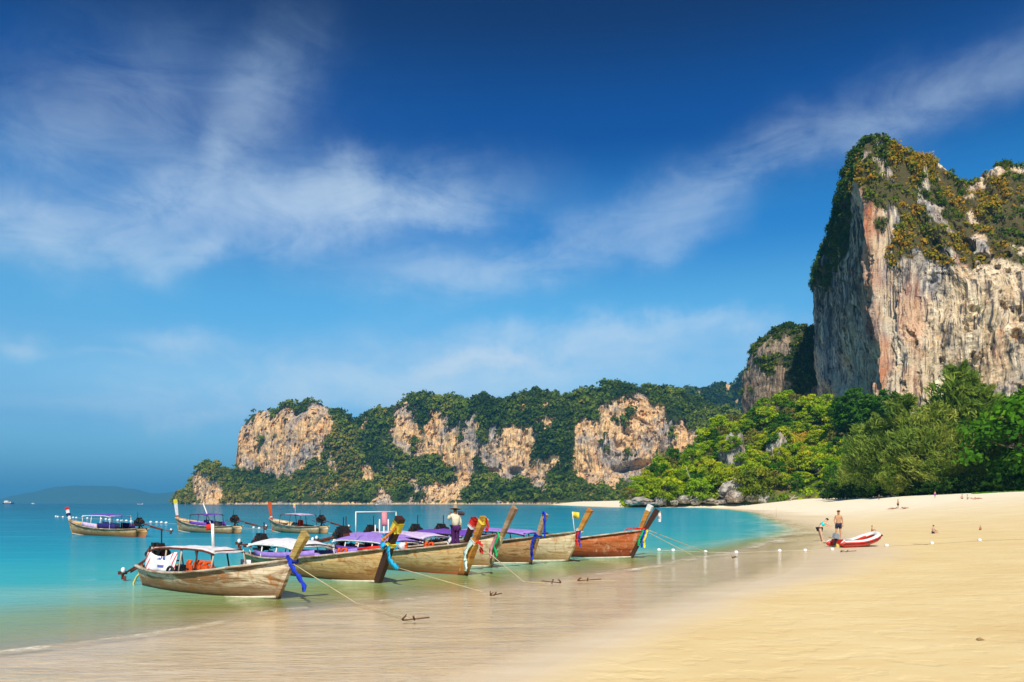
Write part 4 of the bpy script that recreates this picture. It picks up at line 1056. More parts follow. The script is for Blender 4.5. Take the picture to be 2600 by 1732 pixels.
PROW = {'olive': wood_mat('olive_prow', (.40, .27, .07), (.50, .36, .12), (.22, .15, .05), (.24, .16, .06)), 'dark': principled('dark_brown_prow', (.055, .022, .014), .5, .3),
        'orange': wood_mat('orange_prow', (.52, .20, .03), (.60, .34, .08), (.34, .12, .03), (.60, .42, .14)), 'plain': wood_mat('plain_prow', (.42, .27, .16), (.52, .37, .25), (.28, .16, .09), (.34, .18, .08)),
        'redorange': principled('red_orange_prow', (.62, .10, .02), .5, .3), 'white': principled('white_prow', (.78, .76, .74), .5, .3)}
C_WHITE = principled('white_canvas', (.74, .72, .74), .85, .1); C_LILAC = principled('lilac_canvas', (.34, .22, .62), .8, .1); C_VIOLET = principled('violet_canvas', (.16, .07, .42), .8, .1)
C_PINK = principled('pale_lilac_canvas', (.60, .46, .68), .8, .1); C_NAVY = principled('navy_canvas', (.03, .025, .14), .8, .1)
C_RED = principled('red_cloth', (.62, .03, .02), .8, .1); C_ORANGE = principled('orange_vest', (.70, .10, .02), .75, .1); C_BLUE = principled('blue_cloth', (.02, .05, .50), .8, .1)
C_CYAN = principled('cyan_cloth', (.02, .42, .72), .8, .1); C_YELLOW = principled('yellow_cloth', (.80, .62, .06), .8, .1); C_GREEN = principled('green_cloth', (.02, .38, .12), .8, .1)
C_ROSE = principled('pink_cloth', (.72, .28, .32), .8, .1); C_MINT = principled('mint_cloth', (.62, .78, .70), .8, .1); C_CREAM = principled('cream_cloth', (.66, .56, .40), .85, .1)
M_IRON = principled('oily_iron', (.035, .026, .022), .45, .5, .4); M_RUST = principled('rusty_iron', (.16, .045, .025), .7, .2); M_POLE = principled('pale_pole', (.52, .44, .34), .7, .2)
M_DPOLE = principled('dark_pole', (.045, .03, .028), .7, .2); M_WPAINT = principled('white_paint', (.80, .78, .72), .6, .3); M_CREAMP = principled('worn_cream_paint', (.66, .58, .45), .7, .2); M_ROPE = principled('rope', (.50, .42, .26), .9, .1)
M_YROPE = principled('yellow_rope', (.58, .50, .14), .9, .1); M_BLACK = principled('black_rubber', (.02, .02, .022), .6, .3); M_FLOAT = principled('white_float', (.82, .82, .80), .35, .4)

class Boat:
    def __init__(s, label, bow, heading, L=7.4, W=.95, hb=1.0, hm=.44, tip=1.9, tipx=1.0, hull=W_TAN, prow='olive', prow_w=.17, canopy=None, engine=True, eng_h=.75, shaft=(2.2, -.15), strake=True, group='longtail boats', sheer=3.0, stem_w=1.0, capm=None, stem_mat=None):
        s.L, s.W, s.hb, s.hm = L, W, hb, hm
        a = math.atan2(heading[1], heading[0]); s.a = a
        ori = Vector((bow[0] - math.cos(a) * L, bow[1] - math.sin(a) * L, 0))
        s.root = empty('longtail_boat', ori, a, label=label, cat='longtail boat', group=group)
        s.M = Matrix.Translation(ori) @ Matrix.Rotation(a, 4, 'Z')
        s.sheer_p = sheer
        ss = np.linspace(0, 1, 33); vs = np.array([0, .25, .45, .62, .8, 1.0])
        V = []
        for q in ss:
            for side in (0, 1):
                pts = [s.sec(q, v) for v in vs]
                V.append(pts)
        V = np.array(V).reshape(33, 2, 6, 3)
        port = V[:, 0].copy(); star = V[:, 1].copy(); star[..., 1] *= -1
        ring = np.concatenate([port[:, ::-1], star[:, 1:]], 1)      # gunwale port -> keel -> gunwale starboard
        F = [tuple(f) for f in grid_faces(33, 11)] + [tuple(range(11))]
        s.hull = py_mesh('hull', ring.reshape(-1, 3), F, hull, s.root)
        sol = s.hull.modifiers.new('thickness', 'SOLIDIFY'); sol.thickness = .045; sol.offset = 1
        # deck boards inside
        fl = []
        for q in np.linspace(.03, .93, 20):
            y = max(s.w_at(q, .16) - .06, .02); x = s.sec(q, .3)[0]; fl += [(x, y, .15 + .15 * q ** 4), (x, -y, .15 + .15 * q ** 4)]
        Vf_ = np.array(fl); F = [(2 * i, 2 * i + 2, 2 * i + 3, 2 * i + 1) for i in range(19)]
        py_mesh('floor_boards', Vf_, F, W_DECK, s.root, smooth=False)
        for sd_ in (1, -1):
            path = np.array([s.sec(q, 1.0) for q in np.linspace(0, 1, 30)]); path[:, 1] = (path[:, 1] + .01) * sd_; path[:, 2] += .02
            path[-1, 1] = 0.02 * sd_
            py_mesh('gunwale', *box_strip(path, (0, 1, 0), .10, .06), W_RAIL, s.root)
            if strake:
                path = np.array([s.sec(q, .45) for q in np.linspace(.55, 1, 22)]); path[:, 1] = (path[:, 1] + .015) * sd_
                path[:, 2] = path[:, 2] + .012
                py_mesh('rub_rail', *box_strip(path, (0, 1, 0), .04, np.linspace(.02, .065, 22)), M_CREAMP, s.root)
        # stem and prow post
        zt = tip
        pts = [(L - .06, 0, -.22), (L + .02, 0, 0), (L + .28 * tipx, 0, .4 * hb), (L + .62 * tipx, 0, hb), (L + .72 * tipx, 0, hb + .15 * (zt - hb)), (L + .92 * tipx, 0, hb + .55 * (zt - hb)), (L + 1.18 * tipx, 0, zt)]
        pth = []
        pts = np.array(pts, float)
        for i in range(len(pts) - 1):
            for f in (0, .5): pth.append(pts[i] * (1 - f) + pts[i + 1] * f)
        pth.append(pts[-1]); pth = np.array(pth)
        pth[1:-1] = (pth[:-2] + 2 * pth[1:-1] + pth[2:]) / 4
        prow_w *= .85; wdt = np.interp(np.arange(len(pth)), [0, 6, 9, 12], [.09, .11, prow_w * .8, prow_w]); dpt = np.interp(np.arange(len(pth)), [0, 6, 8, 12], [.16, .18, .17, .22])
        wdt[:7] *= stem_w; dpt[:8] *= stem_w ** .8
        s.stem = pth
        k = 7
        py_mesh('stem', *box_strip(pth[:k + 1], (0, 1, 0), wdt[:k + 1], dpt[:k + 1]), stem_mat or (hull if prow in ('olive', 'plain', 'white') else PROW[prow]), s.root, smooth=False)
        py_mesh('prow_post', *box_strip(pth[k:], (0, 1, 0), wdt[k:] * 1.02, dpt[k:] * 1.02), PROW[prow], s.root, smooth=False)
        if capm:
            py_mesh('prow_cap', *box_strip(pth[-2:] + (pth[-1] - pth[-2]) * .55, (0, 1, 0), wdt[-2:] * 1.12, dpt[-2:] * 1.12), capm, s.root, smooth=False)
        # foredeck and thwarts
        qs = np.linspace(.80, .985, 8); V = []
        for q in qs:
            p = s.sec(q, .93); V += [(p[0], p[1] - .03, p[2]), (p[0], -p[1] + .03, p[2])]
        py_mesh('foredeck', V, [(2 * i, 2 * i + 2, 2 * i + 3, 2 * i + 1) for i in range(7)], W_DECK, s.root, smooth=False)
        for q in (.12, .30, .46, .62, .73):
            p = s.sec(q, .86); py_mesh('thwart', *box((p[0], 0, p[2] - .03), (.2, 2 * p[1] - .04, .035)), W_DECK, s.root, smooth=False)
        # low cabin sides and seats
        if engine: s.engine(eng_h, shaft)
        if canopy: s.canopy(**canopy)
    def hw(s, q):   # half width at the gunwale
        return s.W * np.interp(q, [0, .08, .25, .45, .62, .78, .9, .97, 1], [.50, .66, .90, 1.0, .97, .76, .44, .18, .035])
    def hz(s, q):   # sheer height
        return s.hm + .10 * (1 - q) ** 6 + (s.hb - s.hm) * q ** s.sheer_p
    def sec(s, q, v):
        k = -.24 + .05 * q ** 6; h = s.hz(q); w = s.hw(q)
        chz = -.06 + .10 * q ** 4
        if v <= .45:
            f = v / .45; y = w * .70 * f ** .8 * (1 - .5 * q ** 4); z = k + (chz - k) * f ** 1.6
        else:
            f = (v - .45) / .55; y0 = w * .70 * (1 - .5 * q ** 4); y = y0 + (w - y0) * (f ** .85); z = chz + (h - chz) * f
        rake = q ** 7 * .62 * max(0, (z + .1)) / (s.hb + .1) * 1.0 - (1 - q) ** 10 * .18 * max(0, z)
        return np.array([q * s.L + rake, y, z])
    def w_at(s, q, z):
        vv = np.linspace(0, 1, 30); pts = np.array([s.sec(q, v) for v in vv])
        return float(np.interp(z, pts[:, 2], pts[:, 1]))
    def world(s, p): return s.M @ Vector(p)
    def canopy(s, x0=.16, x1=.60, z=1.15, w=.85, mat=C_LILAC, arch=.13, posts=4, side=None, pole=M_POLE, flat=False, sag=.03, under=None):
        xs_ = np.linspace(x0 * s.L, x1 * s.L, 13); n = len(xs_)
        V = []
        for i, x in enumerate(xs_):
            for j in range(9):
                t_ = j / 8 * 2 - 1
                zz_ = z + (0 if flat else arch * (1 - t_ * t_)) + sag * math.sin(i * math.pi / 2 * 1.0) * (1 - abs(t_)) * .5 - .10 * ((i / 12 - .5) * 2) ** 4 + .012 * math.sin(i * 2.1 + j)
                V.append((x, w * t_, zz_))
        o = py_mesh('canopy', V, grid_faces(n, 9), mat, s.root); sol = o.modifiers.new('thickness', 'SOLIDIFY'); sol.thickness = .02
        for sd_ in (1, -1):
            path = np.array([(x, sd_ * (w + .012), z - .015 - .10 * ((i / 12 - .5) * 2) ** 4) for i, x in enumerate(xs_)])
            py_mesh('canopy_rail', *box_strip(path, (0, 1, 0), .03, .05), under or pole, s.root)
            for k in range(posts):
                x = (x0 + (x1 - x0) * (k + .04) / (posts - 1 + .08)) * s.L; q = x / s.L
                yb = min(s.hw(q) - .03, w + .08)
                pm = pole if not isinstance(pole, (list, tuple)) else pole[k % len(pole)]
                py_mesh('post', *cyl((x, sd_ * yb, s.hz(q) - .05), (x, sd_ * (w - .03), z - .02), .024, 6), pm, s.root)
        for k in range(posts):
            x = (x0 + (x1 - x0) * (k + .04) / (posts - 1 + .08)) * s.L
            py_mesh('crossbar', *cyl((x, -w + .02, z - .03), (x, w - .02, z - .03), .018, 5), under or (pole if not isinstance(pole, (list, tuple)) else pole[0]), s.root)
        if side:
            for (a, b_, zt, mt) in side:
                for sd_ in (1, -1):
                    V = []; qq = np.linspace(a, b_, 7)
                    for i, q in enumerate(qq):
                        y = s.hw(q) - .05; zb_ = s.hz(q); V += [(q * s.L, sd_ * y, zb_ + .0), (q * s.L, sd_ * (y + .012 * math.sin(i * 2)), zb_ + zt)]
                    o = py_mesh('side_panel', V, [(2 * i, 2 * i + 2, 2 * i + 3, 2 * i + 1) for i in range(6)], mt, s.root); sol = o.modifiers.new('thickness', 'SOLIDIFY'); sol.thickness = .015
    def engine(s, h, shaft):
        sl, drop = shaft; x = -.02; e = py_mesh('engine', *join([
            box((x + .25, 0, h + .20), (.50, .24, .22)), cyl((x - .02, -.13, h + .30), (x - .02, .15, h + .30), .10, 10), cyl((x + .47, .12, h + .12), (x + .47, .12, h + .42), .05, 8), tube(np.array([(x + .1, .18, h + .1), (x + .0, .26, h + .3), (x + .2, .24, h + .5), (x + .45, .14, h + .42)]), [.025] * 4, 6), tube(np.array([(x + .4, -.18, h + .05), (x + .5, -.26, h + .25), (x + .3, -.2, h + .48)]), [.03] * 3, 6), box((x + .25, 0, h + .41), (.50, .24, .14)), box((x + .55, 0, h + .24), (.07, .30, .30)),
            cyl((x + .62, 0, h + .24), (x + .68, 0, h + .24), .19, 12), cyl((x + .10, .19, h + .34), (x + .40, .19, h + .34), .07, 8), cyl((x + .05, -.2, h + .25), (x + .40, -.2, h + .22), .09, 8),
            cyl((x + .0, 0, h + .22), (x - .18, 0, h + .18), .13, 10, .09), box((x + .12, .0, h + .52), (.18, .16, .12)), box((x + .38, .02, h + .52), (.13, .2, .10)),
            cyl((x + .30, .10, h + .45), (x + .30, .10, h + .98), .022, 6), cyl((x - .10, .12, h + .06), (x + .5, .12, h + .04), .05, 6), box((x + .25, 0, h + .0), (.7, .3, .08))]), M_IRON, s.root, smooth=False)
        py_mesh('radiator', *join([box((x + .72, 0, h + .18), (.05, .26, .26))]), M_RUST, e, smooth=False)
        py_mesh('flywheel', *wheel((x - .02, 0, h + .30), (1, 0, .1), .13, .04, 14), M_RUST, e)
        py_mesh('engine_stand', *join([cyl((.28, 0, .12), (.22, 0, h), .06, 8), cyl((.05, .25, s.hz(0) - .05), (.2, .05, h - .02), .03, 6), cyl((.05, -.25, s.hz(0) - .05), (.2, -.05, h - .02), .03, 6),
                                       box((.12, 0, s.hz(0) - .02), (.14, .8 * s.W, .1)), box((.30, 0, .30), (.5, .5, .28)), box((.45, .1, .5), (.3, .3, .14))]), M_DPOLE, s.root, smooth=False)
        # long shaft, propeller and tiller
        a0 = np.array([x - .12, 0, h + .15]); a1 = np.array([x - sl, 0, h + drop])
        py_mesh('shaft', *join([tube(np.linspace(a0, a1, 4), [.05, .035, .03, .028], 7), box((a0 + a1) / 2 * np.array([1, 1, 1]) - (0, 0, .07), (sl * .45, .02, .07), 0, -math.atan2(a0[2] - a1[2], a0[0] - a1[0]))]), M_RUST, s.root)
        pr = [wheel(a1 + (-.03, 0, 0), (1, 0, .1), .03, .03, 8)]
        for k in range(3):
            t_ = k * 2.09 + .5; pr.append(box(a1 + np.array([-.04, math.cos(t_) * .09, math.sin(t_) * .09]), (.02, .07 + .07 * abs(math.cos(t_)), .07 + .07 * abs(math.sin(t_)))))
        pr.append(box(a1 + (.10, 0, -.12), (.16, .015, .14)))
        py_mesh('propeller', *join(pr), M_RUST, s.root, smooth=False)
        fl = bpy.data.objects.new('tip_float', FLOAT_ME); COL.objects.link(fl); fl.parent = s.root; fl.location = a1 + (0, 0, .13); fl.scale = (.8, .8, 1.1)
        py_mesh('tiller', *tube(np.array([(x + .6, 0, h + .1), (x + 1.0, .0, h + .05), (x + 1.5, .0, h + .12)]), [.025, .022, .02], 6), M_RUST, s.root)

# a round float shared by buoys
bm = bmesh.new(); bmesh.ops.create_icosphere(bm, subdivisions=2, radius=.085); FLOAT_ME = bpy.data.meshes.new('float'); bm.to_mesh(FLOAT_ME); bm.free(); FLOAT_ME.materials.append(M_FLOAT)
for p_ in FLOAT_ME.polygons: p_.use_smooth = True

def gp(px, py):      # water level point under a pixel
    Y = CAM_H * FPX / (py - HOR); return ((px - 1300) / FPX * Y, Y)

SB1 = [(.15, .42, .36, C_WHITE)]
b1 = Boat('nearest longtail boat, weathered grey hull, white flat awning and olive plank prow', gp(700, 1520), (.80, -.60), 5.85, .90, .98, .46, 1.66, 1.0, W_GREY, 'olive', .17, dict(x0=.12, x1=.66, z=1.17, w=.46, mat=C_WHITE, posts=5, flat=True, pole=[M_POLE, M_POLE, M_POLE, M_DPOLE, M_POLE], sag=.05, under=M_RUST), eng_h=.66, shaft=(1.75, -.46), sheer=2.6)
b2 = Boat('second longtail boat from the front, tan hull with lilac-white awning and a dark scarf-wrapped prow', gp(957, 1480), (.70, -.71), 7.6, .98, 1.05, .48, 1.98, 1.0, W_TAN, 'dark', .26, stem_w=1.5, canopy=dict(x0=.10, x1=.52, z=.98, w=.78, mat=C_WHITE, arch=.16, posts=4, side=[(.14, .70, .22, C_LILAC)], pole=M_WPAINT), eng_h=.72, shaft=(1.5, .10), sheer=2.6)
b3 = Boat('third longtail boat, tan hull with red foot and orange stem, man standing aboard', gp(1173, 1460), (.66, -.75), 8.4, 1.05, 1.08, .50, 1.92, 1.0, W_TANRED, 'orange', .25, stem_w=2.0, canopy=dict(x0=.12, x1=.60, z=.98, w=.80, mat=C_LILAC, arch=.16, posts=5, side=[(.12, .45, .2, C_VIOLET)], pole=M_WPAINT), eng_h=.85, sheer=2.6, strake=False)
b4 = Boat('longtail boat hidden behind the third one, only its dark ribboned prow and lilac awning showing', (-2.05, 28.2), (.66, -.75), 8.2, 1.0, 1.05, .5, 1.86, 1.0, W_CREAM, 'dark', .18, dict(x0=.10, x1=.62, z=1.02, w=.78, mat=C_LILAC, arch=.16, posts=4, pole=M_DPOLE), eng_h=.85, sheer=2.6)
b5 = Boat('longtail boat with a tall bare wooden prow and cream hull with white foot rail', gp(1241, 1441), (.66, -.75), 8.6, 1.05, 1.25, .5, 2.25, 1.25, W_CREAM, 'plain', .18, dict(x0=.10, x1=.62, z=1.04, w=.78, mat=C_PINK, arch=.14, posts=4, pole=M_WPAINT), eng_h=.85, sheer=2.8)
b6 = Boat('brown longtail boat whose short prow wears a long blue cloth', gp(1342, 1433), (.64, -.77), 8.4, 1.0, 1.10, .5, 2.0, .85, W_BROWN, 'plain', .17, dict(x0=.10, x1=.60, z=1.08, w=.78, mat=C_VIOLET, arch=.14, posts=4, pole=M_DPOLE), eng_h=.85, sheer=2.7)
b7 = Boat('cream longtail boat with curved orange prow, second from the right of the moored row', gp(1436, 1426), (.72, -.69), 8.0, 1.05, 1.22, .55, 2.15, 1.1, W_CREAM, 'orange', .17, dict(x0=.22, x1=.80, z=1.16, w=.78, mat=C_LILAC, arch=.10, posts=5, pole=M_DPOLE, side=[(.2, .6, .12, C_VIOLET)]), eng_h=.85, sheer=2.4, stem_mat=W_CREAM)
b8 = Boat('red-brown longtail boat with dark prow at the right end of the moored row', gp(1600, 1417), (.88, -.47), 7.8, 1.0, 1.22, .50, 2.12, 1.05, W_RED, 'dark', .19, None, engine=False, sheer=2.2)
b9 = Boat('longtail boat behind the red-brown one, only its yellow-wood white-tipped prow showing', (5.35, 36.2), (.80, -.6), 7.4, .85, 1.1, .35, 2.18, .9, W_BROWN, 'orange', .18, None, engine=False, sheer=3.0, capm=M_WPAINT)
m1 = Boat('anchored longtail boat at the left with violet awning and red and white prow tip', gp(186, 1356), (-.83, .56), 9.4, .95, 1.05, .48, 1.95, .8, W_TANRED, 'white', .2, dict(x0=.28, x1=.70, z=1.50, w=.8, mat=C_VIOLET, arch=.06, posts=4, pole=M_WPAINT, side=[(.22, .45, .42, C_NAVY), (.46, .70, .34, C_PINK)]), eng_h=.8, shaft=(3.6, -.35), group='anchored longtail boats', sheer=3.0, capm=C_RED)
m2 = Boat('anchored longtail boat in the middle with yellow prow tip and violet awning', gp(456, 1349), (-.80, .60), 8.3, 1.0, 1.15, .50, 2.55, .55, W_CREAM, 'white', .24, dict(x0=.36, x1=.66, z=1.50, w=.75, mat=C_VIOLET, arch=.06, posts=3, pole=M_DPOLE, side=[(.34, .62, .3, C_VIOLET)]), eng_h=.9, shaft=(3.8, -.35), group='anchored longtail boats', sheer=2.8, capm=C_YELLOW)
m3 = Boat('anchored longtail boat nearest the row with red-orange prow and pale lilac awning', gp(694, 1350), (-.76, .65), 7.0, 1.0, 1.10, .50, 2.5, .5, W_CREAM, 'redorange', .24, dict(x0=.28, x1=.70, z=1.50, w=.75, mat=C_PINK, arch=.05, posts=3, pole=M_DPOLE), eng_h=.9, shaft=(3.2, -.35), group='anchored longtail boats', sheer=2.8)

# things lying in or hanging on the boats
def vest(bt, x, y, z, label, mat=C_ORANGE, group='orange life vests', s=1.0, rz=0.0):
    "a life vest: two foam panels, collar and straps"
    p = bt.world((x, y, z)); e = empty('life_vest', p, bt.a + rz, label=label, cat='life vest', group=group); e.scale = (s,) * 3
    py_mesh('panel', *join([box((-.09, .0, .2), (.13, .09, .38), 0, .08), box((.09, .0, .2), (.13, .09, .38), 0, -.08)]), mat, e, smooth=False)
    py_mesh('collar', *tube(np.array([(-.11, -.02, .38), (-.07, .03, .47), (.07, .03, .47), (.11, -.02, .38)]), [.05] * 4, 6), mat, e)
    py_mesh('strap', *join([box((0, -.05, .12), (.30, .015, .03)), box((0, -.05, .26), (.30, .015, .03))]), M_BLACK, e, smooth=False)
def vests(bt, xs_, y, z, txt, mat=C_ORANGE, group='orange life vests', s=1.0):
    for i, x in enumerate(xs_):
        vest(bt, x, y + .03 * ((i * 37) % 3 - 1), z, txt, mat, group, s, .25 * ((i * 53) % 5 - 2))
for i, (x, tx) in enumerate([(2.62, 'leftmost orange life vest under the white awning of the nearest boat'), (2.92, 'middle orange life vest under the white awning of the nearest boat'), (3.25, 'orange life vest beside the dark post of the nearest boat'), (3.5, 'rightmost orange life vest under the white awning of the nearest boat')]):
    vest(b1, x, -.42 + .05 * (i % 2), .36, tx, s=1.0, rz=.2 * (i - 1.5))
vests(b2, [5.2, 5.5], .2, .45, 'orange life vest lying forward in the second boat', group='life vests in the second boat')
vests(b3, [4.3, 4.6, 4.9, 5.2, 5.5, 5.8], -.55, .50, 'orange life vest in the row under the awning of the third boat', group='life vests in the third boat')
vests(b3, [5.9, 6.2], .3, .5, 'orange life vest by the forward thwart of the third boat', group='life vests forward in the third boat')
vests(b6, [5.6, 5.9], .0, .5, 'orange life vest lying in the brown boat with the blue cloth', group='life vests in the brown boat')
vests(m3, [3.0, 3.3], -.1, .45, 'red life vest amidships in the anchored boat nearest the row', C_RED, 'life vests in the anchored boat nearest the row', 1.2)
vests(m2, [3.2, 3.5, 3.8, 4.1, 4.4], .0, .45, 'violet and white cushion-like life vest in the middle anchored boat', C_VIOLET, 'violet life vests in the middle anchored boat', 1.1)
# the nearest boat's white printed tarpaulin, bicycle tyre fender and flags
def sheet(name, pts, mat, label, cat, th=.012, parent=None):
    "cloth from rows of points (r,c,3)"
    pts = np.asarray(pts, float); o = py_mesh(name, pts.reshape(-1, 3), grid_faces(pts.shape[0], pts.shape[1]), mat, parent); sol = o.modifiers.new('thickness', 'SOLIDIFY'); sol.thickness = th
    if label: setp(o, label, cat)
    return o
tp = [[tuple(b1.world((0.80 + 1.55 * j / 10, -.62 - .03 * math.sin(j * 1.3 + i) - .05 * (1 - i / 4), .47 + (.50 + (.05 * math.cos(j * .63)) + .05 * (j > 8)) * i / 4))) for j in range(11)] for i in range(5)]
m, t, b = newmat('printed_tarpaulin')
g_ = t.add('ShaderNodeTexCoord').outputs['Generated']; sg = t.add('ShaderNodeSeparateXYZ'); t.link(g_, sg.inputs[0])
gx = sg.outputs[0]; gzz = sg.outputs[2]
w1_ = t.noise(t.mapping(g_, scale=(30, 1, 6)), 1.0, 2, .5)
band = t.math('MULTIPLY', t.math('MULTIPLY', t.rng(gzz, .58, .60), t.rng(gzz, .78, .76)), t.math('MULTIPLY', t.rng(gx, .36, .38), t.rng(gx, .66, .64)))
band2 = t.math('MULTIPLY', t.math('MULTIPLY', t.rng(gzz, .22, .25), t.rng(gzz, .38, .35)), t.math('MULTIPLY', t.rng(gx, .38, .40), t.rng(gx, .60, .58)))
c = t.mix(t.math('MULTIPLY', band, t.rng(w1_, .48, .55)), (.78, .77, .80), (.05, .07, .25))
c = t.mix(band2, c, (.10, .12, .35))
dg = t.math('FRACT', t.math('ADD', t.math('MULTIPLY', gx, 9), t.math('MULTIPLY', gzz, -2.2)))
edge = t.math('MAXIMUM', t.rng(gx, .15, .12), t.rng(gx, .80, .83))
c = t.mix(t.math('MULTIPLY', edge, t.rng(dg, .66, .70)), c, (.65, .03, .02))
t.link(c, b.inputs['Base Color']); b.inputs['Roughness'].default_value = .6
sheet('tarpaulin', tp, m, 'white printed tarpaulin with red stripes on the side of the nearest boat', 'tarpaulin')
p = b1.world((2.2, -.72, .50)); ty = py_mesh('tyre', *wheel((0, 0, 0), (-.6, -.8, 0), .17, .035, 20), M_BLACK, loc=p); setp(ty, 'thin black tyre hung on the tarpaulin of the nearest boat', 'tyre')
sheet('windbreak', [[tuple(b1.world((3.55 + .45 * j / 4, .55, .5 + .36 * i / 3))) for j in range(5)] for i in range(4)], C_WHITE, 'small white cloth windbreak on the far side of the nearest boat', 'windbreak')
def flag(bt, x, y, z0, h, mats, label, size=(.3, .2), lean=.1, pole=M_WPAINT, pr=.015):
    e = empty('flag', bt.world((x, y, z0)), bt.a, label=label, cat='flag')
    py_mesh('flagpole', *cyl((0, 0, 0), (lean * h, 0, h), pr, 6), pole, e)
    n = len(mats)
    for i, mt in enumerate(mats):
        V = [[(lean * h + size[0] * j / 5, .03 * math.sin(j * 1.4 + i), h - size[1] * (i + k) / n - .03 * j / 5) for j in range(6)] for k in (0, 1)]
        o = sheet('stripe' if n > 1 else 'flag_cloth', V, mt, None, None, .006, e)
flag(b1, 3.1, 0, 1.22, .62, [C_RED], 'red pennant on a white pole above the awning of the nearest boat', (-.34, .16), -.05, M_WPAINT, .045)
flag(b7, 8.1, .5, 1.0, 1.05, [C_YELLOW], 'yellow flag on a thin pole beside the curved orange prow', (.36, .26), -.15)
flag(m3, 3.8, 0, 1.5, .85, [C_YELLOW, C_ROSE], 'small yellow and pink flag above the pale lilac awning of the anchored boat', (.22, .34), .05)
for (bt, x, y, h, l, lb) in [(b1, 5.0, .2, 0, 0, None)]: pass
# white bamboo pole standing in the middle anchored boat
p0 = m2.world((3.0, .3, .5)); p1 = m2.world((4.2, .3, 2.35)); setp(py_mesh('pole', *cyl(p0, p1, .05, 6), M_WPAINT), 'pale leaning pole standing in the middle anchored boat', 'pole')
# steel frame on the second boat row
fr_e = empty('steel_frame', b3.world((3.0, 0, 1.12)), b3.a, label='tall thin white steel frame rising over the awnings by the scarf-wrapped prow', cat='frame')
for y in (-.9, .9): py_mesh('upright', *cyl((0, y, 0), (0, y, .95), .022, 6), M_WPAINT, fr_e)
py_mesh('top_bar', *cyl((0, -.91, .95), (0, .91, .95), .022, 6), M_WPAINT, fr_e)
pp = b3.world((3.0, .25, 1.66)); sheet('hanging_cloth', [[(pp.x + .10 * j, pp.y, pp.z + .38 - .18 * i + .02 * math.sin(j)) for j in range(3)] for i in range(4)], C_ROSE, 'pink and dark cloth hanging from the steel frame', 'cloth')
# white fence-like rack between the boats
rk = empty('pole_rack', b3.world((1.2, 1.3, .25)), b3.a, label='white painted rack of short posts behind the second boat awning', cat='rack')
for i in range(6): py_mesh('rack_post', *cyl((i * .17 - .4, .1 * (i % 2), 0.5), (i * .17 - .4, .1 * (i % 2), 1.25 + .12 * ((i * 7) % 3)), .028, 6), M_WPAINT, rk)
py_mesh('rack_rail', *cyl((-.75, .05, .95), (.5, .05, .95), .02, 6), M_WPAINT, rk)
# cyan mattress roll with white end under the awning of the third boat
mr = empty('cyan_roll', b3.world((5.1, -.6, .86)), b3.a, label='cyan rolled tarpaulin with a white end slung under the awning of the third boat', cat='tarpaulin')
py_mesh('roll', *cyl((-.75, 0, 0), (.55, 0, 0), .16, 12), C_CYAN, mr); py_mesh('roll_end', *cyl((.55, 0, 0), (.78, 0, 0), .165, 12, .13), C_WHITE, mr)
# red cushion fender at the bow of the second boat
cu = b2.world((7.55, -.12, 1.04)); cv = b2.world((7.95, -.05, 1.08)); cw = b2.world((7.05, -.30, 1.0))
setp(py_mesh('bow_pad', *tube(np.array([cw, cu, cv]), [.03, .075, .05], 8), C_RED), 'red padded roll lying across the bow of the second boat', 'pad')

def scarf(bt, pts, mat, w, label, cat='scarf', name='scarf'):
    "a strip of cloth through points in the boat's frame"
    pts = np.array([tuple(bt.world(p)) for p in pts]); n = 14
    tt = np.linspace(0, len(pts) - 1, n); i0 = np.clip(tt.astype(int), 0, len(pts) - 2); f = (tt - i0)[:, None]
    P_ = pts[i0] * (1 - f) + pts[i0 + 1] * f; P_[1:-1] = (P_[:-2] + 2 * P_[1:-1] + P_[2:]) / 4
    ww = w * (1 + .25 * np.sin(np.arange(n) * 1.9)); side = np.array([math.cos(bt.a), math.sin(bt.a), .15])
    V, F = box_strip(P_, side, ww, .018)
    V = V + np.random.default_rng(len(label)).normal(size=V.shape) * .012
    return setp(py_mesh(name, V, F, mat), label, cat)
def wrap(bt, t0, t1, mat, label, cat='scarf', fat=1.28):
    "cloth wound round the prow between two stem stations"
    i = np.linspace(t0, t1, 5); pth = np.stack([np.interp(i, np.arange(13), bt.stem[:, k]) for k in range(3)], 1)
    P_ = np.array([tuple(bt.world(p)) for p in pth]); side = np.array([-math.sin(bt.a), math.cos(bt.a), 0])
    V, F = box_strip(P_, side, .21 * fat + .02 * np.sin(np.arange(5) * 2), .24 * fat)
    return setp(py_mesh('wrapped_cloth', V, F, mat), label, cat)
def st(bt, i, dx=0, dy=0, dz=0):
    return tuple(np.array([np.interp(i, np.arange(13), bt.stem[:, k]) for k in range(3)]) + (dx, dy, dz))
wrap(b1, 6.6, 7.2, C_BLUE, 'blue cloth knotted round the olive prow of the nearest boat', fat=1.05)
scarf(b1, [st(b1, 6.8, .1, -.14, 0), st(b1, 6.5, .25, -.2, -.12), (b1.L + 1.15, -.22, .66), (b1.L + 1.4, -.25, .48), (b1.L + 1.45, -.25, .30)], C_BLUE, .12, 'blue scarf trailing from the prow of the nearest boat')
wrap(b2, 10.0, 11.4, C_YELLOW, 'yellow cloth wound round the top of the dark prow', fat=1.08)
wrap(b2, 7.3, 8.1, C_YELLOW, 'yellow cloth knotted at the base of the dark prow', fat=1.12)
scarf(b2, [st(b2, 10.8, .16, -.16, 0), st(b2, 9.4, .0, -.2, 0), st(b2, 8.6, -.25, -.18, 0)], principled('orange_sash', (.75, .25, .04), .8, .1), .08, 'orange sash slung across the dark prow of the second boat')
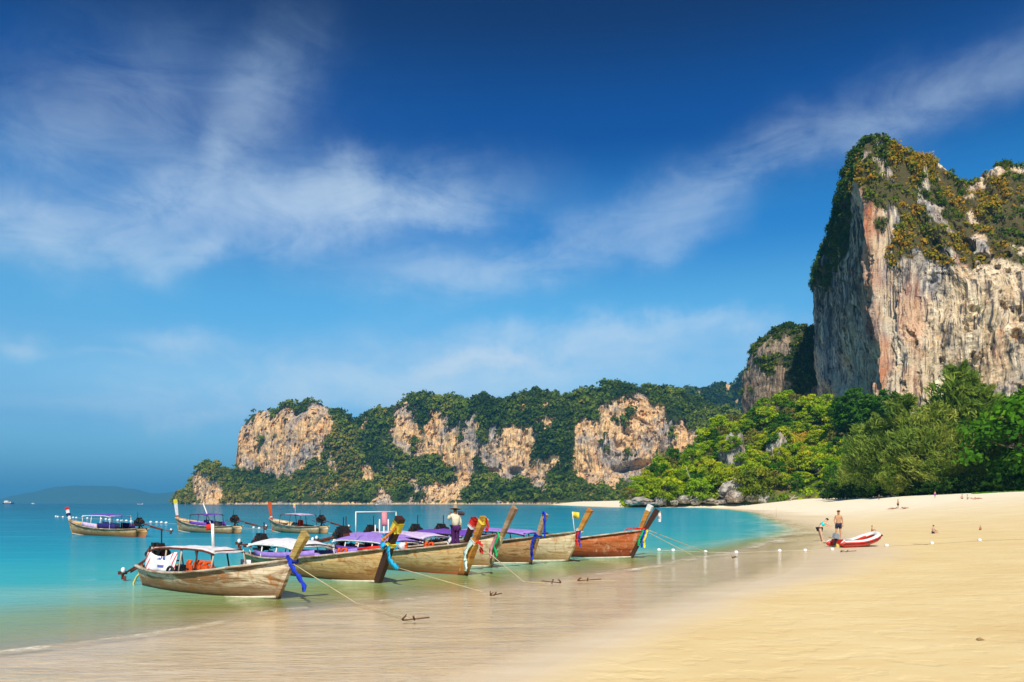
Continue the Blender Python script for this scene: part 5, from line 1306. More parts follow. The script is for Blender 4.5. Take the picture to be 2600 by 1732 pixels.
scarf(b2, [st(b2, 9.2, -.32, -.1, .05), st(b2, 8.2, -.3, -.15, -.05), st(b2, 7.0, -.02, -.22, -.02)], C_CYAN, .14, 'cyan cloth hanging behind the dark scarf-wrapped prow')
scarf(b2, [st(b2, 7.2, .1, -.14, 0), (b2.L + .85, -.18, .80), (b2.L + 1.05, -.2, .62), (b2.L + 1.35, -.2, .54)], C_CYAN, .14, 'cyan scarf trailing down to the mooring rope from the second boat')
wrap(b3, 11.2, 12.15, C_YELLOW, 'yellow cloth cap tied on the tip of the orange prow', fat=1.0)
scarf(b3, [st(b3, 11.8, .10, .0, .02), st(b3, 11.2, .28, .0, -.05), st(b3, 10.4, .32, 0, -.12)], C_RED, .10, 'red ribbon falling from the tip of the orange prow')
wrap(b3, 6.6, 7.3, C_WHITE, 'white cloth knotted where the orange prow leaves the hull', fat=1.02)
scarf(b3, [st(b3, 7, .05, -.16, 0), (b3.L + .42, -.22, .75), (b3.L + .50, -.22, .42), (b3.L + .50, -.22, .18)], C_MINT, .14, 'long pale mint cloth hanging from the third boat almost to the water')
scarf(b3, [st(b3, 6.6, .0, .1, 0), (b3.L + .22, -.02, .62), (b3.L + .24, -.02, .20)], C_RED, .05, 'thin red strip hanging left of the mint cloth')
scarf(b3, [st(b3, 6.6, -.08, .1, 0), (b3.L + .12, -.02, .6), (b3.L + .14, -.02, .22)], C_BLUE, .04, 'thin blue strip hanging left of the red strip')
scarf(b3, [st(b3, 7.2, .1, 0, 0), st(b3, 6.8, .42, -.05, -.05), (b3.L + 1.1, -.05, .78)], C_RED, .12, 'red and white ribbon tail blowing right of the orange prow')
wrap(b4, 10.9, 12.1, C_RED, 'red cloth wound round the top of the dark ribboned prow', fat=1.0)
wrap(b4, 10.3, 10.9, C_WHITE, 'white band wound below the red cloth on the dark ribboned prow', fat=1.0)
scarf(b4, [st(b4, 11.6, .14, 0, 0), st(b4, 10.4, .30, 0, 0), st(b4, 9.0, .28, 0, 0)], C_RED, .09, 'red ribbon hanging beside the dark prow behind the third boat')
scarf(b4, [st(b4, 7.4, -.1, -.1, .08), st(b4, 7.0, -.45, -.3, .06), st(b4, 6.6, -.6, -.35, -.08)], C_WHITE, .14, 'white and red flag cloth bundled at the base of the dark ribboned prow')
scarf(b5, [st(b5, 7.2, -.25, -.1, .0), st(b5, 6.8, .0, -.2, -.1), (b5.L + .55, -.22, .85), (b5.L + .72, -.22, .45)], C_GREEN, .11, 'long green cloth hanging from the tall bare wooden prow')
scarf(b5, [st(b5, 6.6, -.1, -.2, 0), (b5.L + .40, -.25, .75), (b5.L + .42, -.25, .38)], C_ROSE, .12, 'pink cloth hanging left of the green one from the tall bare prow')
scarf(b6, [st(b6, 12, -.05, -.12, .04), st(b6, 11.9, .1, -.12, .05), st(b6, 10.5, .24, -.12, -.1), st(b6, 8.5, .42, -.12, -.25)], C_BLUE, .09, 'blue ribbon draped over the tip of the short prow')
wrap(b6, 6.7, 7.3, C_BLUE, 'blue cloth knotted round the neck of the short prow', fat=1.0)
scarf(b6, [st(b6, 7, .0, -.16, 0), (b6.L + .40, -.2, .75), (b6.L + .44, -.2, .25)], C_BLUE, .14, 'long dark blue cloth hanging down the bow of the brown boat')
wrap(b7, 6.8, 7.3, C_MINT, 'pale cloth knotted round the neck of the curved orange prow', fat=1.0)
scarf(b7, [st(b7, 7, .05, -.15, 0), (b7.L + .72, -.18, .92), (b7.L + .78, -.18, .68)], C_RED, .12, 'red ribbon hanging below the curved orange prow')
scarf(b7, [st(b7, 7, .15, -.15, 0), (b7.L + .86, -.18, .92), (b7.L + .92, -.18, .66)], C_BLUE, .07, 'blue ribbon hanging right of the red one below the curved orange prow')
wrap(b8, 6.7, 7.3, C_RED, 'red rope and cloth knotted round the dark prow of the red-brown boat', fat=1.0)
scarf(b8, [st(b8, 7, -.1, -.1, .0), st(b8, 7, -.55, -.1, .04), st(b8, 7, -.9, -.15, -.06)], C_RED, .07, 'red cloth trailing back along the bow of the red-brown boat')
scarf(b8, [st(b8, 6.9, .0, -.16, 0), (b8.L + .48, -.2, .82), (b8.L + .46, -.2, .55)], C_GREEN, .10, 'green ribbon hanging from the red-brown boat')
scarf(b8, [st(b8, 6.9, .08, -.16, 0), (b8.L + .60, -.2, .82), (b8.L + .60, -.2, .48)], C_BLUE, .07, 'dark blue ribbon between the green and yellow ones of the red-brown boat')
scarf(b8, [st(b8, 6.9, .16, -.16, 0), (b8.L + .70, -.2, .82), (b8.L + .72, -.2, .46)], C_YELLOW, .08, 'yellow ribbon hanging from the red-brown boat')
scarf(b8, [st(b8, 11.5, .14, 0, 0), st(b8, 10.4, .32, 0, 0), st(b8, 9.4, .42, 0, 0)], C_WHITE, .12, 'white plastic strip fluttering right of the dark prow tip')
wrap(m1, 9.2, 10.2, C_NAVY, 'navy band on the white prow of the left anchored boat', fat=1.02)
scarf(m1, [st(m1, 8, .05, 0, 0), st(m1, 7, .05, 0, -.1), st(m1, 6, .0, 0, -.25)], C_NAVY, .12, 'navy cloth hanging at the bow of the left anchored boat')
wrap(m2, 7.0, 7.6, C_RED, 'red cloth knotted at the base of the yellow tipped prow', fat=.95)
wrap(m3, 6.9, 7.5, C_WHITE, 'white cloth knotted at the base of the red-orange prow', fat=.95)
# bundles and gear lying in the boats
def bundle(bt, x, y, z, s, mat, label, seed):
    me = rock_mesh(seed, 3, (1, .7, .6), .3); me.materials.clear(); me.materials.append(mat)
    for p_ in me.polygons: p_.use_smooth = True
    o = bpy.data.objects.new('gear_bundle', me); COL.objects.link(o); o.location = bt.world((x, y, z)); o.scale = (s,) * 3; o.rotation_euler = (0, 0, bt.a)
    setp(o, label, 'bundle')
bundle(b2, 4.4, -.1, .48, .42, C_LILAC, 'lilac tarpaulin bundle heaped amidships in the second boat', 51)
bundle(b2, 3.4, .3, .55, .36, C_NAVY, 'dark tarpaulin bundle under the awning of the second boat', 52)
bundle(b2, 1.1, -.4, .45, .30, M_IRON, 'black oily engine gear heaped at the stern of the second boat', 53)
bundle(b1, .75, -.25, .42, .30, M_IRON, 'black oily gear heaped under the engine of the nearest boat', 54)
bundle(m2, 2.6, .0, .62, .42, M_BLACK, 'black gear heap beside the leaning pole in the middle anchored boat', 55)
bundle(m1, 6.7, .0, .45, .3, C_CREAM, 'pale rope heap in the bow of the left anchored boat', 56)
setp(py_mesh('mooring_line', *tube(np.array([tuple(b1.world(p)) for p in [(.1, -.3, .5), (-.15, -.42, .25), (-.28, -.45, .05), (-.18, -.5, -.05)]]), [.03] * 4, 6), M_YROPE), 'yellow rope loop hanging off the stern of the nearest boat', 'rope')
# ------------------------------------------------------------------ ropes, anchors, buoys
def rope(pts, label, r=.014, mat=M_ROPE, sag=0.0, cat='rope'):
    pts = np.array([tuple(p) for p in pts], float); out = []
    for a, b_ in zip(pts[:-1], pts[1:]):
        for f in np.linspace(0, 1, 9)[:-1]: out.append(a * (1 - f) + b_ * f - np.array([0, 0, sag * 4 * f * (1 - f)]))
    out.append(pts[-1])
    return setp(py_mesh('mooring_rope', *tube(np.array(out), [r] * len(out), 5), mat), label, cat)
def on(px, py, dz=.03):
    p = hit(px, py); p.z += dz; return p
rope([b1.world(st(b1, 6.8, .2, -.1, -.1)), on(905, 1535), on(1040, 1576)], 'mooring rope running from the nearest boat to its anchor in the shallows', .012)
rope([b2.world((b2.L + 1.35, -.2, .54)), on(1225, 1506)], 'mooring rope running from the cyan scarf into the shallows', .012)
rope([b3.world(st(b3, 6.9, .3, -.1, -.05)), on(1330, 1480), on(1385, 1484)], 'mooring rope running from the third boat to the nearer anchor', .015)
rope([b8.world(st(b8, 6.9, .2, -.1, -.05)), on(1800, 1407)], 'upper mooring rope of the red-brown boat', .015)
rope([b8.world(st(b8, 6.7, .2, -.1, -.12)), on(1770, 1418)], 'lower mooring rope of the red-brown boat', .013)
rope([on(1565, 1478), on(1465, 1478)], 'short rope lying on the wet sand beside the flat anchor', .012)
M_ANCH = principled('rusty_anchor', (.15, .07, .04), .8, .2)
def anchor(px, py, L, ang, label):
    p = on(px, py, .05); e = empty('anchor', p, ang, label=label, cat='anchor')
    py_mesh('shank', *cyl((-L, 0, 0), (L * .7, 0, .05), .016, 6), M_ANCH, e)
    py_mesh('fluke', *tube(np.array([(-L * .75, -.14, .10), (-L, 0, .02), (-L * .75, .14, .10)]), [.008, .02, .008], 6), M_ANCH, e)
    py_mesh('stock', *cyl((-L * .3, -.1, .09), (-L * .25, .12, -.01), .02, 6), M_ANCH, e)
anchor(1062, 1581, .32, .1, 'rusty anchor lying in the film of water nearest the camera')
anchor(1395, 1484, .34, 3.0, 'rusty anchor with upright fluke left of the flat one on wet sand')
anchor(1502, 1479, .42, .05, 'long flat anchor on the wet sand below the moored boats')
anchor(1262, 1517, .18, .3, 'small dark anchor tip poking from the shallows')
anchor(1868, 1420, .16, .2, 'tiny anchor in the shallows by the white buoy line')
anchor(2158, 1404, .46, .06, 'thin rusty anchor on the sand below the inflatable dinghy')
pts = [(1673, 1399), (1709, 1400), (1791, 1404), (1869, 1405), (1979, 1401), (2044, 1400), (2113, 1397)]
names = ['leftmost white buoy of the line in front of the red-brown boat', 'second white buoy of the near line, close to the leftmost', 'third white buoy of the near line', 'fourth white buoy of the near line, above the tiny anchor',
         'fifth white buoy of the near line', 'sixth white buoy of the near line', 'white buoy at the shore end of the line left of the dinghy']
def buoy(p, s, label, group, dz=.05):
    o = bpy.data.objects.new('buoy', FLOAT_ME); COL.objects.link(o); o.location = (p[0], p[1], p[2] + dz); o.scale = (s, s, s * .85)
    return setp(o, label, 'buoy', group)
W_ = []
for (px, py), nm in zip(pts, names):
    p = hit(px, py); W_.append(p); buoy(p, 1.2, nm, 'white buoys of the near line')
rope([w + Vector((0, 0, .03)) for w in W_], 'thin rope joining the white buoys of the near line', .010, principled('pale_rope', (.62, .56, .44), .9, .1))
S_ = [hit(2251, 1388), hit(2366, 1382), hit(2487, 1374), hit(2700, 1366)]
for p, nm in zip(S_[:3], ['white float on the sand under the raised nose of the dinghy', 'white float on the sand beside the driftwood bits', 'white float on the dry sand furthest right']): buoy(p, 1.4, nm, 'white floats on the sand', .06)
rope([s_ + Vector((0, 0, .02)) for s_ in S_], 'thin tan rope lying across the sand from float to float', .012)
# the far swim line
far_l = [(142, 1312), (147, 1313), (160, 1313.5), (186, 1315), (194, 1315.5), (222, 1317), (257, 1318.5), (269, 1319.5), (278, 1320.5), (299, 1322), (309, 1323), (321, 1323.5), (333, 1325), (344, 1325), (356, 1326), (383, 1327), (398, 1327.5), (410, 1328), (422, 1329),
         (644, 1341), (658, 1343), (673, 1345), (818, 1353), (885, 1358), (862, 1356)]
far_l.sort()
for (px, py) in far_l:
    x, y = gp(px, py); buoy((x, y, 0), 2.1 if px < 500 else 1.5, 'small white float of the far swimming line %s' % ('left of the leftmost anchored boat' if px < 165 else 'at the prow of the leftmost anchored boat' if px < 230 else 'behind the awning of the leftmost anchored boat' if px < 330 else 'between the left and middle anchored boats' if px < 430 else 'between the middle and right anchored boats' if px < 700 else 'behind the nearest moored boats'), 'floats of the far swimming line', .06)
fl_ = [Vector((*gp(px, py), .03)) for px, py in far_l[::3] + [far_l[-1]]]
rope(fl_, 'thin line carrying the small white floats across the bay', .02, principled('grey_line', (.5, .5, .46), .9, .1))

# ------------------------------------------------------------------ inflatable dinghy
D_RED = principled('red_rubber', (.62, .035, .02), .4, .4); D_WHT = principled('white_rubber', (.80, .78, .72), .4, .4); D_GRY = principled('grey_plastic', (.24, .27, .31), .4, .5)
pa = hit(2150, 1394); pb = hit(2245, 1390)
ang = math.atan2(pb.y - pa.y - .25, pb.x - pa.x); base_ = hit(2118, 1390)
de = empty('inflatable_dinghy', (base_.x + .15, base_.y + .1, base_.z + .02), ang, label='red and white inflatable dinghy drawn up on the wet sand', cat='dinghy')
de.scale = (.96,) * 3
def dz_(x): return .20 + .60 * max(0, (x - .9) / 2.3) ** 2
Lh = 3.05
port_c = [(x, .56, dz_(x)) for x in np.linspace(0, 2.35, 9)] + [(2.62, .46, dz_(2.62)), (2.85, .28, dz_(2.85)), (2.96, 0, dz_(2.96))]
full = port_c + [(x, -y, z) for x, y, z in port_c[-2::-1]]
rad = [.02 if i in (0, len(full) - 1) else (.13 if i in (1, len(full) - 2) else .185) for i in range(len(full))]
full = np.array(full); full = np.concatenate([[full[0] - (.22, 0, 0)], full, [full[-1] - (.22, 0, 0)]]); rad = [.03] + [.185] * (len(full) - 2) + [.03]
Vt, Ft = tube(full, rad, 12)
tb = py_mesh('tube', Vt, Ft, [D_WHT, D_RED], de)
for p_ in tb.data.polygons:
    c_ = p_.center; zc = dz_(c_.x)
    if c_.z < zc + .075: p_.material_index = 1
py_mesh('rub_strake', *tube(np.array([(p[0] + (.19 if i in range(11, 14) else 0), p[1] + (.19 * np.sign(p[1]) if abs(p[1]) > .4 else p[1] * .5), p[2] + .0) for i, p in enumerate(full)]), [.025] * len(full), 6), M_BLACK, de)
py_mesh('floor', *join([box((1.3, 0, .28), (2.4, .84, .04)), ]), D_GRY, de, smooth=False)
kv = [(0, 0, .02), (1.6, 0, .0), (2.3, 0, .12), (2.8, 0, .36)]
py_mesh('keel', *tube(np.array(kv), [.16, .2, .16, .05], 8), M_YROPE, de)
py_mesh('transom', *join([box((.10, 0, .26), (.05, .86, .36))]), D_RED, de, smooth=False)
py_mesh('seat', *join([box((1.2, 0, .36), (.28, 1.0, .03))]), D_GRY, de, smooth=False)
om = empty('outboard_motor', (0, 0, 0)); om.parent = de; 
py_mesh('cowling', *join([box((-.02, 0, .58), (.32, .22, .24), 0, .25), box((-.0, 0, .73), (.24, .18, .08), 0, .25)]), D_GRY, om, smooth=False)
py_mesh('motor_leg', *join([box((-.06, 0, .30), (.12, .07, .44), 0, .3), box((-.14, 0, .10), (.22, .03, .04))]), M_BLACK, om, smooth=False)
setp(om, 'grey outboard motor with black leg')

# ------------------------------------------------------------------ people
SK = [principled('tanned_skin', (.50, .26, .14), .6, .25), principled('light_skin', (.66, .42, .29), .6, .25), principled('brown_skin', (.26, .12, .065), .6, .25)]
HAIR = principled('dark_hair', (.03, .018, .012), .7, .2); HAIRB = principled('brown_hair', (.16, .07, .03), .7, .2)
BASE = dict(pel=(0, 0, .93), bel=(0, .01, 1.08), che=(0, .0, 1.28), nec=(0, 0, 1.46), hea=(0, -.01, 1.56), hed=(0, -.02, 1.66),
            shL=(.17, 0, 1.40), elL=(.23, .02, 1.12), wrL=(.25, -.05, .88), haL=(.25, -.07, .80), shR=(-.17, 0, 1.40), elR=(-.23, .02, 1.12), wrR=(-.25, -.05, .88), haR=(-.25, -.07, .80),
            hiL=(.09, 0, .88), knL=(.11, -.02, .48), anL=(.12, .02, .08), toL=(.13, -.14, .035), hiR=(-.09, 0, .88), knR=(-.11, -.02, .48), anR=(-.12, .02, .08), toR=(-.13, -.14, .035))
RAD = dict(pel=.135, bel=.12, che=.145, nec=.055, hea=.085, hed=.092, sh=.065, el=.042, wr=.028, ha=.030, hi=.10, kn=.058, an=.038, to=.032)
EDG = [('pel', 'bel'), ('bel', 'che'), ('che', 'nec'), ('nec', 'hea'), ('hea', 'hed'), ('che', 'shL'), ('shL', 'elL'), ('elL', 'wrL'), ('wrL', 'haL'), ('che', 'shR'), ('shR', 'elR'), ('elR', 'wrR'), ('wrR', 'haR'),
       ('pel', 'hiL'), ('hiL', 'knL'), ('knL', 'anL'), ('anL', 'toL'), ('pel', 'hiR'), ('hiR', 'knR'), ('knR', 'anR'), ('anR', 'toR')]
def radk(k): return RAD.get(k) or RAD[k[:2]]
def skin(name, pos, edges, rad, mat, parent, root, sub=1):
    ks = []
    for a, b_ in edges:
        for k in (a, b_):
            if k not in ks: ks.append(k)
    me = bpy.data.meshes.new(name); me.from_pydata([pos[k] for k in ks], [(ks.index(a), ks.index(b_)) for a, b_ in edges], [])
    o = bpy.data.objects.new(name, me); COL.objects.link(o); o.parent = parent
    md = o.modifiers.new('skin', 'SKIN'); md.use_smooth_shade = True
    for i, k in enumerate(ks):
        me.skin_vertices[0].data[i].radius = (rad[k], rad[k]); me.skin_vertices[0].data[i].use_root = (k == root)
    s_ = o.modifiers.new('sub', 'SUBSURF'); s_.levels = sub; s_.render_levels = sub
    me.materials.append(mat)
    return o
def fingers(pos, rad, edges, sd_):
    h = np.array(pos['ha' + sd_]); w = np.array(pos['wr' + sd_]); d = (h - w) / (np.linalg.norm(h - w) + 1e-6)
    s_ = np.cross(d, (0, 1, 0.2)); s_ /= np.linalg.norm(s_) + 1e-6; n_ = np.cross(d, s_)
    for i, (o_, l_) in enumerate([(-.028, .062), (-.01, .072), (.01, .068), (.028, .052)]):
        a = 'f%s%da' % (sd_, i); b_ = 'f%s%db' % (sd_, i)
        pos[a] = tuple(h + s_ * o_ + d * (.02 + l_ * .4)); pos[b_] = tuple(h + s_ * o_ * 1.1 + d * l_ * .95 + n_ * .02)
        rad[a] = .009; rad[b_] = .008; edges += [('ha' + sd_, a), (a, b_)]
    a = 'f%sta' % sd_; pos[a] = tuple(h - d * .02 + s_ * -.045 + n_ * .02); rad[a] = .010; edges += [('ha' + sd_, a)]
def person(loc, rz, label, skinm, pose=None, h=1.75, hair=HAIR, wear=(), hat=None, detail=False, group=None):
    pos = dict(BASE); pos.update(pose or {}); rad = {k: radk(k) for k in pos}; edges = list(EDG)
    e = empty('person', loc, rz, label=label, cat='person', group=group); e.scale = (h / 1.75,) * 3
    if detail:
        fingers(pos, rad, edges, 'L'); fingers(pos, rad, edges, 'R')
    skin('body', pos, edges, rad, skinm, e, 'pel', 2 if detail else 1)
    hd = np.array(pos['hed']); up_ = hd - np.array(pos['nec']); up_ /= np.linalg.norm(up_)
    bm = bmesh.new(); bmesh.ops.create_icosphere(bm, subdivisions=2, radius=.112)
    for v in bm.verts:
        if v.co.y < -.04 and v.co.z < .045: v.co.y = -.04      # the hair leaves the face free
        if v.co.z < -.05: v.co *= .7
    me = bpy.data.meshes.new('hair'); bm.to_mesh(me); bm.free(); me.materials.append(hair)
    o = bpy.data.objects.new('hair', me); COL.objects.link(o); o.parent = e; o.location = hd + up_ * .02 + np.array([0, .02, .0])
    # face: nose, eyes and mouth on the front of the head
    if detail:
        f0 = hd + np.array([0, -.088, -.03])
        py_mesh('nose', *box(f0 + (0, -.01, .0), (.022, .03, .035)), skinm, e)
        py_mesh('eyes', *join([box(f0 + (.032, .004, .028), (.024, .012, .01)), box(f0 + (-.032, .004, .028), (.024, .012, .01))]), M_BLACK, e)
        py_mesh('mouth', *box(f0 + (0, .004, -.035), (.045, .01, .010)), principled('lips', (.35, .10, .07), .6, .2), e)
    for nm, keys, edg, grow, mt in wear:
        r2 = {k: rad[k] * 1.06 + grow for k in pos}; r2.update(keys)
        skin(nm, pos, edg, r2, mt, e, edg[0][0], 2 if detail else 1)
    return e
SHORTS = [('pel', 'hiL'), ('pel', 'hiR'), ('hiL', 'knL2'), ('hiR', 'knR2')]
def mid(a, b_, f): return tuple(np.array(a) * (1 - f) + np.array(b_) * f)
def with_mid(pose):
    p = dict(BASE); p.update(pose or {}); q = dict(pose or {})
    q['knL2'] = mid(p['hiL'], p['knL'], .75); q['knR2'] = mid(p['hiR'], p['knR'], .75); q['elL2'] = mid(p['shL'], p['elL'], .6); q['elR2'] = mid(p['shR'], p['elR'], .6)
    return q
for k in ('knL2', 'knR2'): RAD[k] = .075
for k in ('elL2', 'elR2'): RAD[k] = .055
TROUS = [('pel', 'hiL'), ('pel', 'hiR'), ('hiL', 'knL'), ('hiR', 'knR'), ('knL', 'anL'), ('knR', 'anR')]
SHIRT_L = [('che', 'bel'), ('bel', 'pel'), ('che', 'shL'), ('che', 'shR'), ('shL', 'elL'), ('shR', 'elR'), ('elL', 'wrL'), ('elR', 'wrR')]
SHIRT_S = [('che', 'bel'), ('che', 'shL'), ('che', 'shR')]
# the boatman standing on the bow of the third boat, back half turned, one hand up at his shoulder
bp_ = b3.world((6.35, .0, b3.hz(.78) - .02))
Yp = 27.6; xp = (1156 - 1300) / FPX * Yp
fd = CAM_H - (1390 - HOR) / FPX * Yp
# stand on a thwart board laid over the gunwales
q_ = b3.M.inverted() @ Vector((xp, Yp, 0)); qx_ = q_.x / b3.L
pl_z = CAM_H - (1391 - HOR) / FPX * Yp - .03
pb_ = py_mesh('foot_board', *box((0, 0, 0), (.45, 2 * (b3.w_at(qx_, pl_z) - .03), .05)), W_DECK, b3.root, smooth=False); pb_.location = (q_.x, 0, pl_z)
pos_m = with_mid(dict(shL=(.17, 0, 1.41), elL=(.30, -.06, 1.24), wrL=(.22, -.16, 1.42), haL=(.17, -.15, 1.50), knL=(.09, -.01, .48), knR=(-.09, -.02, .48), anL=(.09, .02, .08), anR=(-.10, .02, .08), toL=(.10, -.14, .035), toR=(-.12, -.13, .035)))
man = person((xp, Yp, pl_z + .025), R(200), 'man in a wide brimmed hat, cream shirt and purple trousers standing on the third boat', SK[2], pos_m, 1.42, HAIR,
   [('trousers', {'pel': .16, 'hiL': .125, 'hiR': .125, 'knL': .095, 'knR': .095, 'anL': .085, 'anR': .085}, TROUS, .0, principled('purple_trousers', (.07, .02, .10), .9, .1)),
    ('shirt', {'che': .185, 'bel': .165, 'pel': .165, 'shL': .09, 'shR': .09, 'elL': .066, 'elR': .066, 'wrL': .05, 'wrR': .05}, SHIRT_L, .0, principled('cream_shirt', (.66, .60, .45), .9, .1))], detail=True)
hat_v = []; prof = [(.0, .16), (.07, .155), (.10, .10), (.115, .02), (.24, -.01), (.245, -.02), (.11, .0)]
for (r_, z_) in prof:
    for k in range(16): hat_v.append((r_ * math.cos(k * math.pi / 8), r_ * math.sin(k * math.pi / 8), z_))
ho_ = py_mesh('hat', hat_v, grid_faces(len(prof), 16, True), principled('straw_hat', (.30, .24, .16), .9, .1), man); ho_.location = (0, -.01, 1.70); ho_.rotation_euler = (R(8), R(-6), 0)
py_mesh('hat_band', *wheel((0, 0, 1.715), (0, 0.1, 1), .105, .014, 16), M_BLACK, man)
bg_ = py_mesh('shoulder_bundle', *tube(np.array([(.12, .0, 1.52), (.26, .02, 1.50), (.40, .03, 1.46)]), [.07, .09, .06], 8), principled('dark_bundle', (.07, .05, .06), .9, .1)); bg_.matrix_world = Matrix.Translation((xp, Yp, pl_z + .025)) @ Matrix.Rotation(R(200), 4, 'Z') @ Matrix.Scale(.81, 4) @ Matrix.Rotation(R(150), 4, 'Z')
setp(bg_, 'dark rolled bundle carried on the shoulder of the man on the boat', 'bundle')

def shorts_mat(nm, c): return principled(nm, c, .85, .1)
# man in dark shorts at the water's edge
p = hit(2129, 1367); p.z = gz(p.x, p.y)
person(p, R(-20), 'bare-chested man in dark shorts standing in the shallows behind the dinghy', SK[0], with_mid(dict(elR=(-.24, .0, 1.13), wrR=(-.22, -.16, .97), haR=(-.20, -.22, .94), knR=(-.13, -.03, .48), anR=(-.17, .0, .08), toR=(-.18, -.15, .03))), 1.9, HAIRB,
       [('shorts', {'pel': .150, 'hiL': .125, 'hiR': .125, 'knL2': .10, 'knR2': .10}, SHORTS, 0, shorts_mat('dark_shorts', (.03, .03, .06)))], detail=True)
# woman bending over, playing in the water
p = hit(2083, 1374); p.z = gz(p.x, p.y) - .02
bend = dict(pel=(-.05, 0, .93), bel=(.04, 0, 1.06), che=(.19, 0, 1.22), nec=(.32, 0, 1.36), hea=(.37, 0, 1.41), hed=(.44, 0, 1.46), shL=(.24, .15, 1.27), elL=(.42, .17, 1.08), wrL=(.60, .10, .98), haL=(.67, .08, .96),
            shR=(.24, -.15, 1.27), elR=(.44, -.17, 1.12), wrR=(.62, -.10, 1.04), haR=(.69, -.08, 1.03), hiL=(-.06, .08, .87), hiR=(-.06, -.08, .87), knL=(.0, .09, .47), knR=(.03, -.08, .47), anL=(.10, .09, .06), anR=(.14, -.08, .06), toL=(.24, .1, .02), toR=(.28, -.09, .02))
person(p, 0, 'woman in a turquoise top and black bottoms bending forward in the shallows', SK[1], with_mid(bend), 1.66, HAIR,
       [('bathing_top', {'che': .19, 'bel': .165, 'shL': .085, 'shR': .085}, SHIRT_S, 0, principled('turquoise_top', (.02, .62, .62), .8, .1)),
        ('bathing_bottoms', {'pel': .17, 'hiL': .14, 'hiR': .14}, [('pel', 'hiL'), ('pel', 'hiR')], 0, M_BLACK)], detail=True)
# standing man by the towels up the beach
p = hit(2280, 1292)
person(p, R(30), 'bare-chested man in black shorts standing by the people lying on towels', SK[0], with_mid(dict(elL=(.26, -.05, 1.16), wrL=(.12, -.16, 1.18), haL=(.05, -.18, 1.18), elR=(-.26, -.05, 1.16), wrR=(-.12, -.16, 1.18), haR=(-.05, -.18, 1.18))), 1.72, HAIRB,
       [('shorts', {'pel': .15, 'hiL': .12, 'hiR': .12, 'knL2': .09, 'knR2': .09}, SHORTS, 0, M_BLACK)])
LIE = dict(pel=(0, 0, .14), bel=(0, -.14, .15), che=(0, -.34, .16), nec=(0, -.50, .18), hea=(0, -.60, .20), hed=(0, -.68, .22), shL=(.17, -.45, .15), shR=(-.17, -.45, .15), elL=(.27, -.22, .08), elR=(-.27, -.22, .08), wrL=(.24, .03, .06), wrR=(-.24, .03, .06), haL=(.22, .10, .06), haR=(-.22, .10, .06),
           hiL=(.09, .06, .13), hiR=(-.09, .06, .13), knL=(.11, .42, .22), knR=(-.11, .42, .12), anL=(.12, .80, .08), anR=(-.12, .82, .08), toL=(.13, .86, .16), toR=(-.13, .88, .16))
def lying(px, py, rz, label, sk_=SK[0], mt=M_BLACK, towel=None, tl=None):
    p = hit(px, py)
    if towel is not None:
        th_ = empty('beach_towel', p, rz, label=tl, cat='towel'); py_mesh('towel_cloth', *box((0, .05, .015), (.8, 1.9, .02)), towel, th_)
    person(p + Vector((0, 0, .02)), rz, label, sk_, with_mid(LIE), 1.7, HAIR, [('swimwear', {'pel': .145, 'hiL': .11, 'hiR': .11}, [('pel', 'hiL'), ('pel', 'hiR')], 0, mt)])
lying(2267, 1293, R(80), 'sunbather lying left of the standing man', SK[0], M_BLACK, principled('dark_towel', (.10, .06, .06), .95, .05), 'dark towel left of the standing man on the beach')
lying(2298, 1292, R(-75), 'sunbather lying right of the standing man', SK[0], C_RED, principled('red_towel', (.40, .08, .06), .95, .05), 'reddish towel right of the standing man on the beach')
# sitters near the trees
SIT = dict(pel=(0, 0, .14), bel=(0, .02, .30), che=(0, .02, .50), nec=(0, 0, .68), hea=(0, -.02, .78), hed=(0, -.03, .88), shL=(.17, 0, .62), shR=(-.17, 0, .62), elL=(.25, -.10, .38), elR=(-.25, -.10, .38), wrL=(.15, -.30, .42), wrR=(-.15, -.30, .42), haL=(.12, -.36, .44), haR=(-.12, -.36, .44),
           hiL=(.09, -.04, .13), hiR=(-.09, -.04, .13), knL=(.13, -.40, .46), knR=(-.13, -.40, .46), anL=(.13, -.58, .07), anR=(-.13, -.58, .07), toL=(.13, -.72, .04), toR=(-.13, -.72, .04))
def sitter(px, py, rz, label, sk_, top, h=1.7, hair=HAIR):
    p = hit(px, py); person(p, rz, label, sk_, with_mid(SIT), h, hair, ([('top', {'che': .165, 'bel': .14, 'shL': .08, 'shR': .08}, SHIRT_S, 0, top)] if top else []) + [('bottoms', {'pel': .15, 'hiL': .12, 'hiR': .12}, [('pel', 'hiL'), ('pel', 'hiR')], 0, M_BLACK)])
sitter(2456, 1268, R(60), 'person in a green top sitting near the trees at the right', SK[1], C_GREEN)
sitter(2443, 1267, R(-60), 'bare-shouldered person sitting left of the one in the green top', SK[1], None)
lying(2474, 1268, R(-80), 'person lying on the sand right of the one in the green top', SK[1], C_RED)
lying(2484, 1267.5, R(-85), 'person lying furthest right in the group near the trees', SK[0])
sitter(2137, 1270.5, R(20), 'person in a pale blue shirt sitting where the hill meets the beach', SK[1], principled('pale_blue_shirt', (.50, .68, .80), .9, .1), 2.0)
p = hit(2374, 1264.5)
person(p, R(10), 'child-like figure in a purple outfit with pink top by the trees', SK[0], with_mid({}), 1.75, HAIRB, [('dress', {'pel': .17, 'bel': .15, 'hiL': .14, 'hiR': .14, 'knL2': .12, 'knR2': .12}, [('bel', 'pel')] + SHORTS, 0, principled('purple_dress', (.22, .03, .40), .9, .1)), ('top', {'che': .165, 'shL': .08, 'shR': .08}, SHIRT_S, 0, C_ROSE)])
p = hit(2232, 1269)
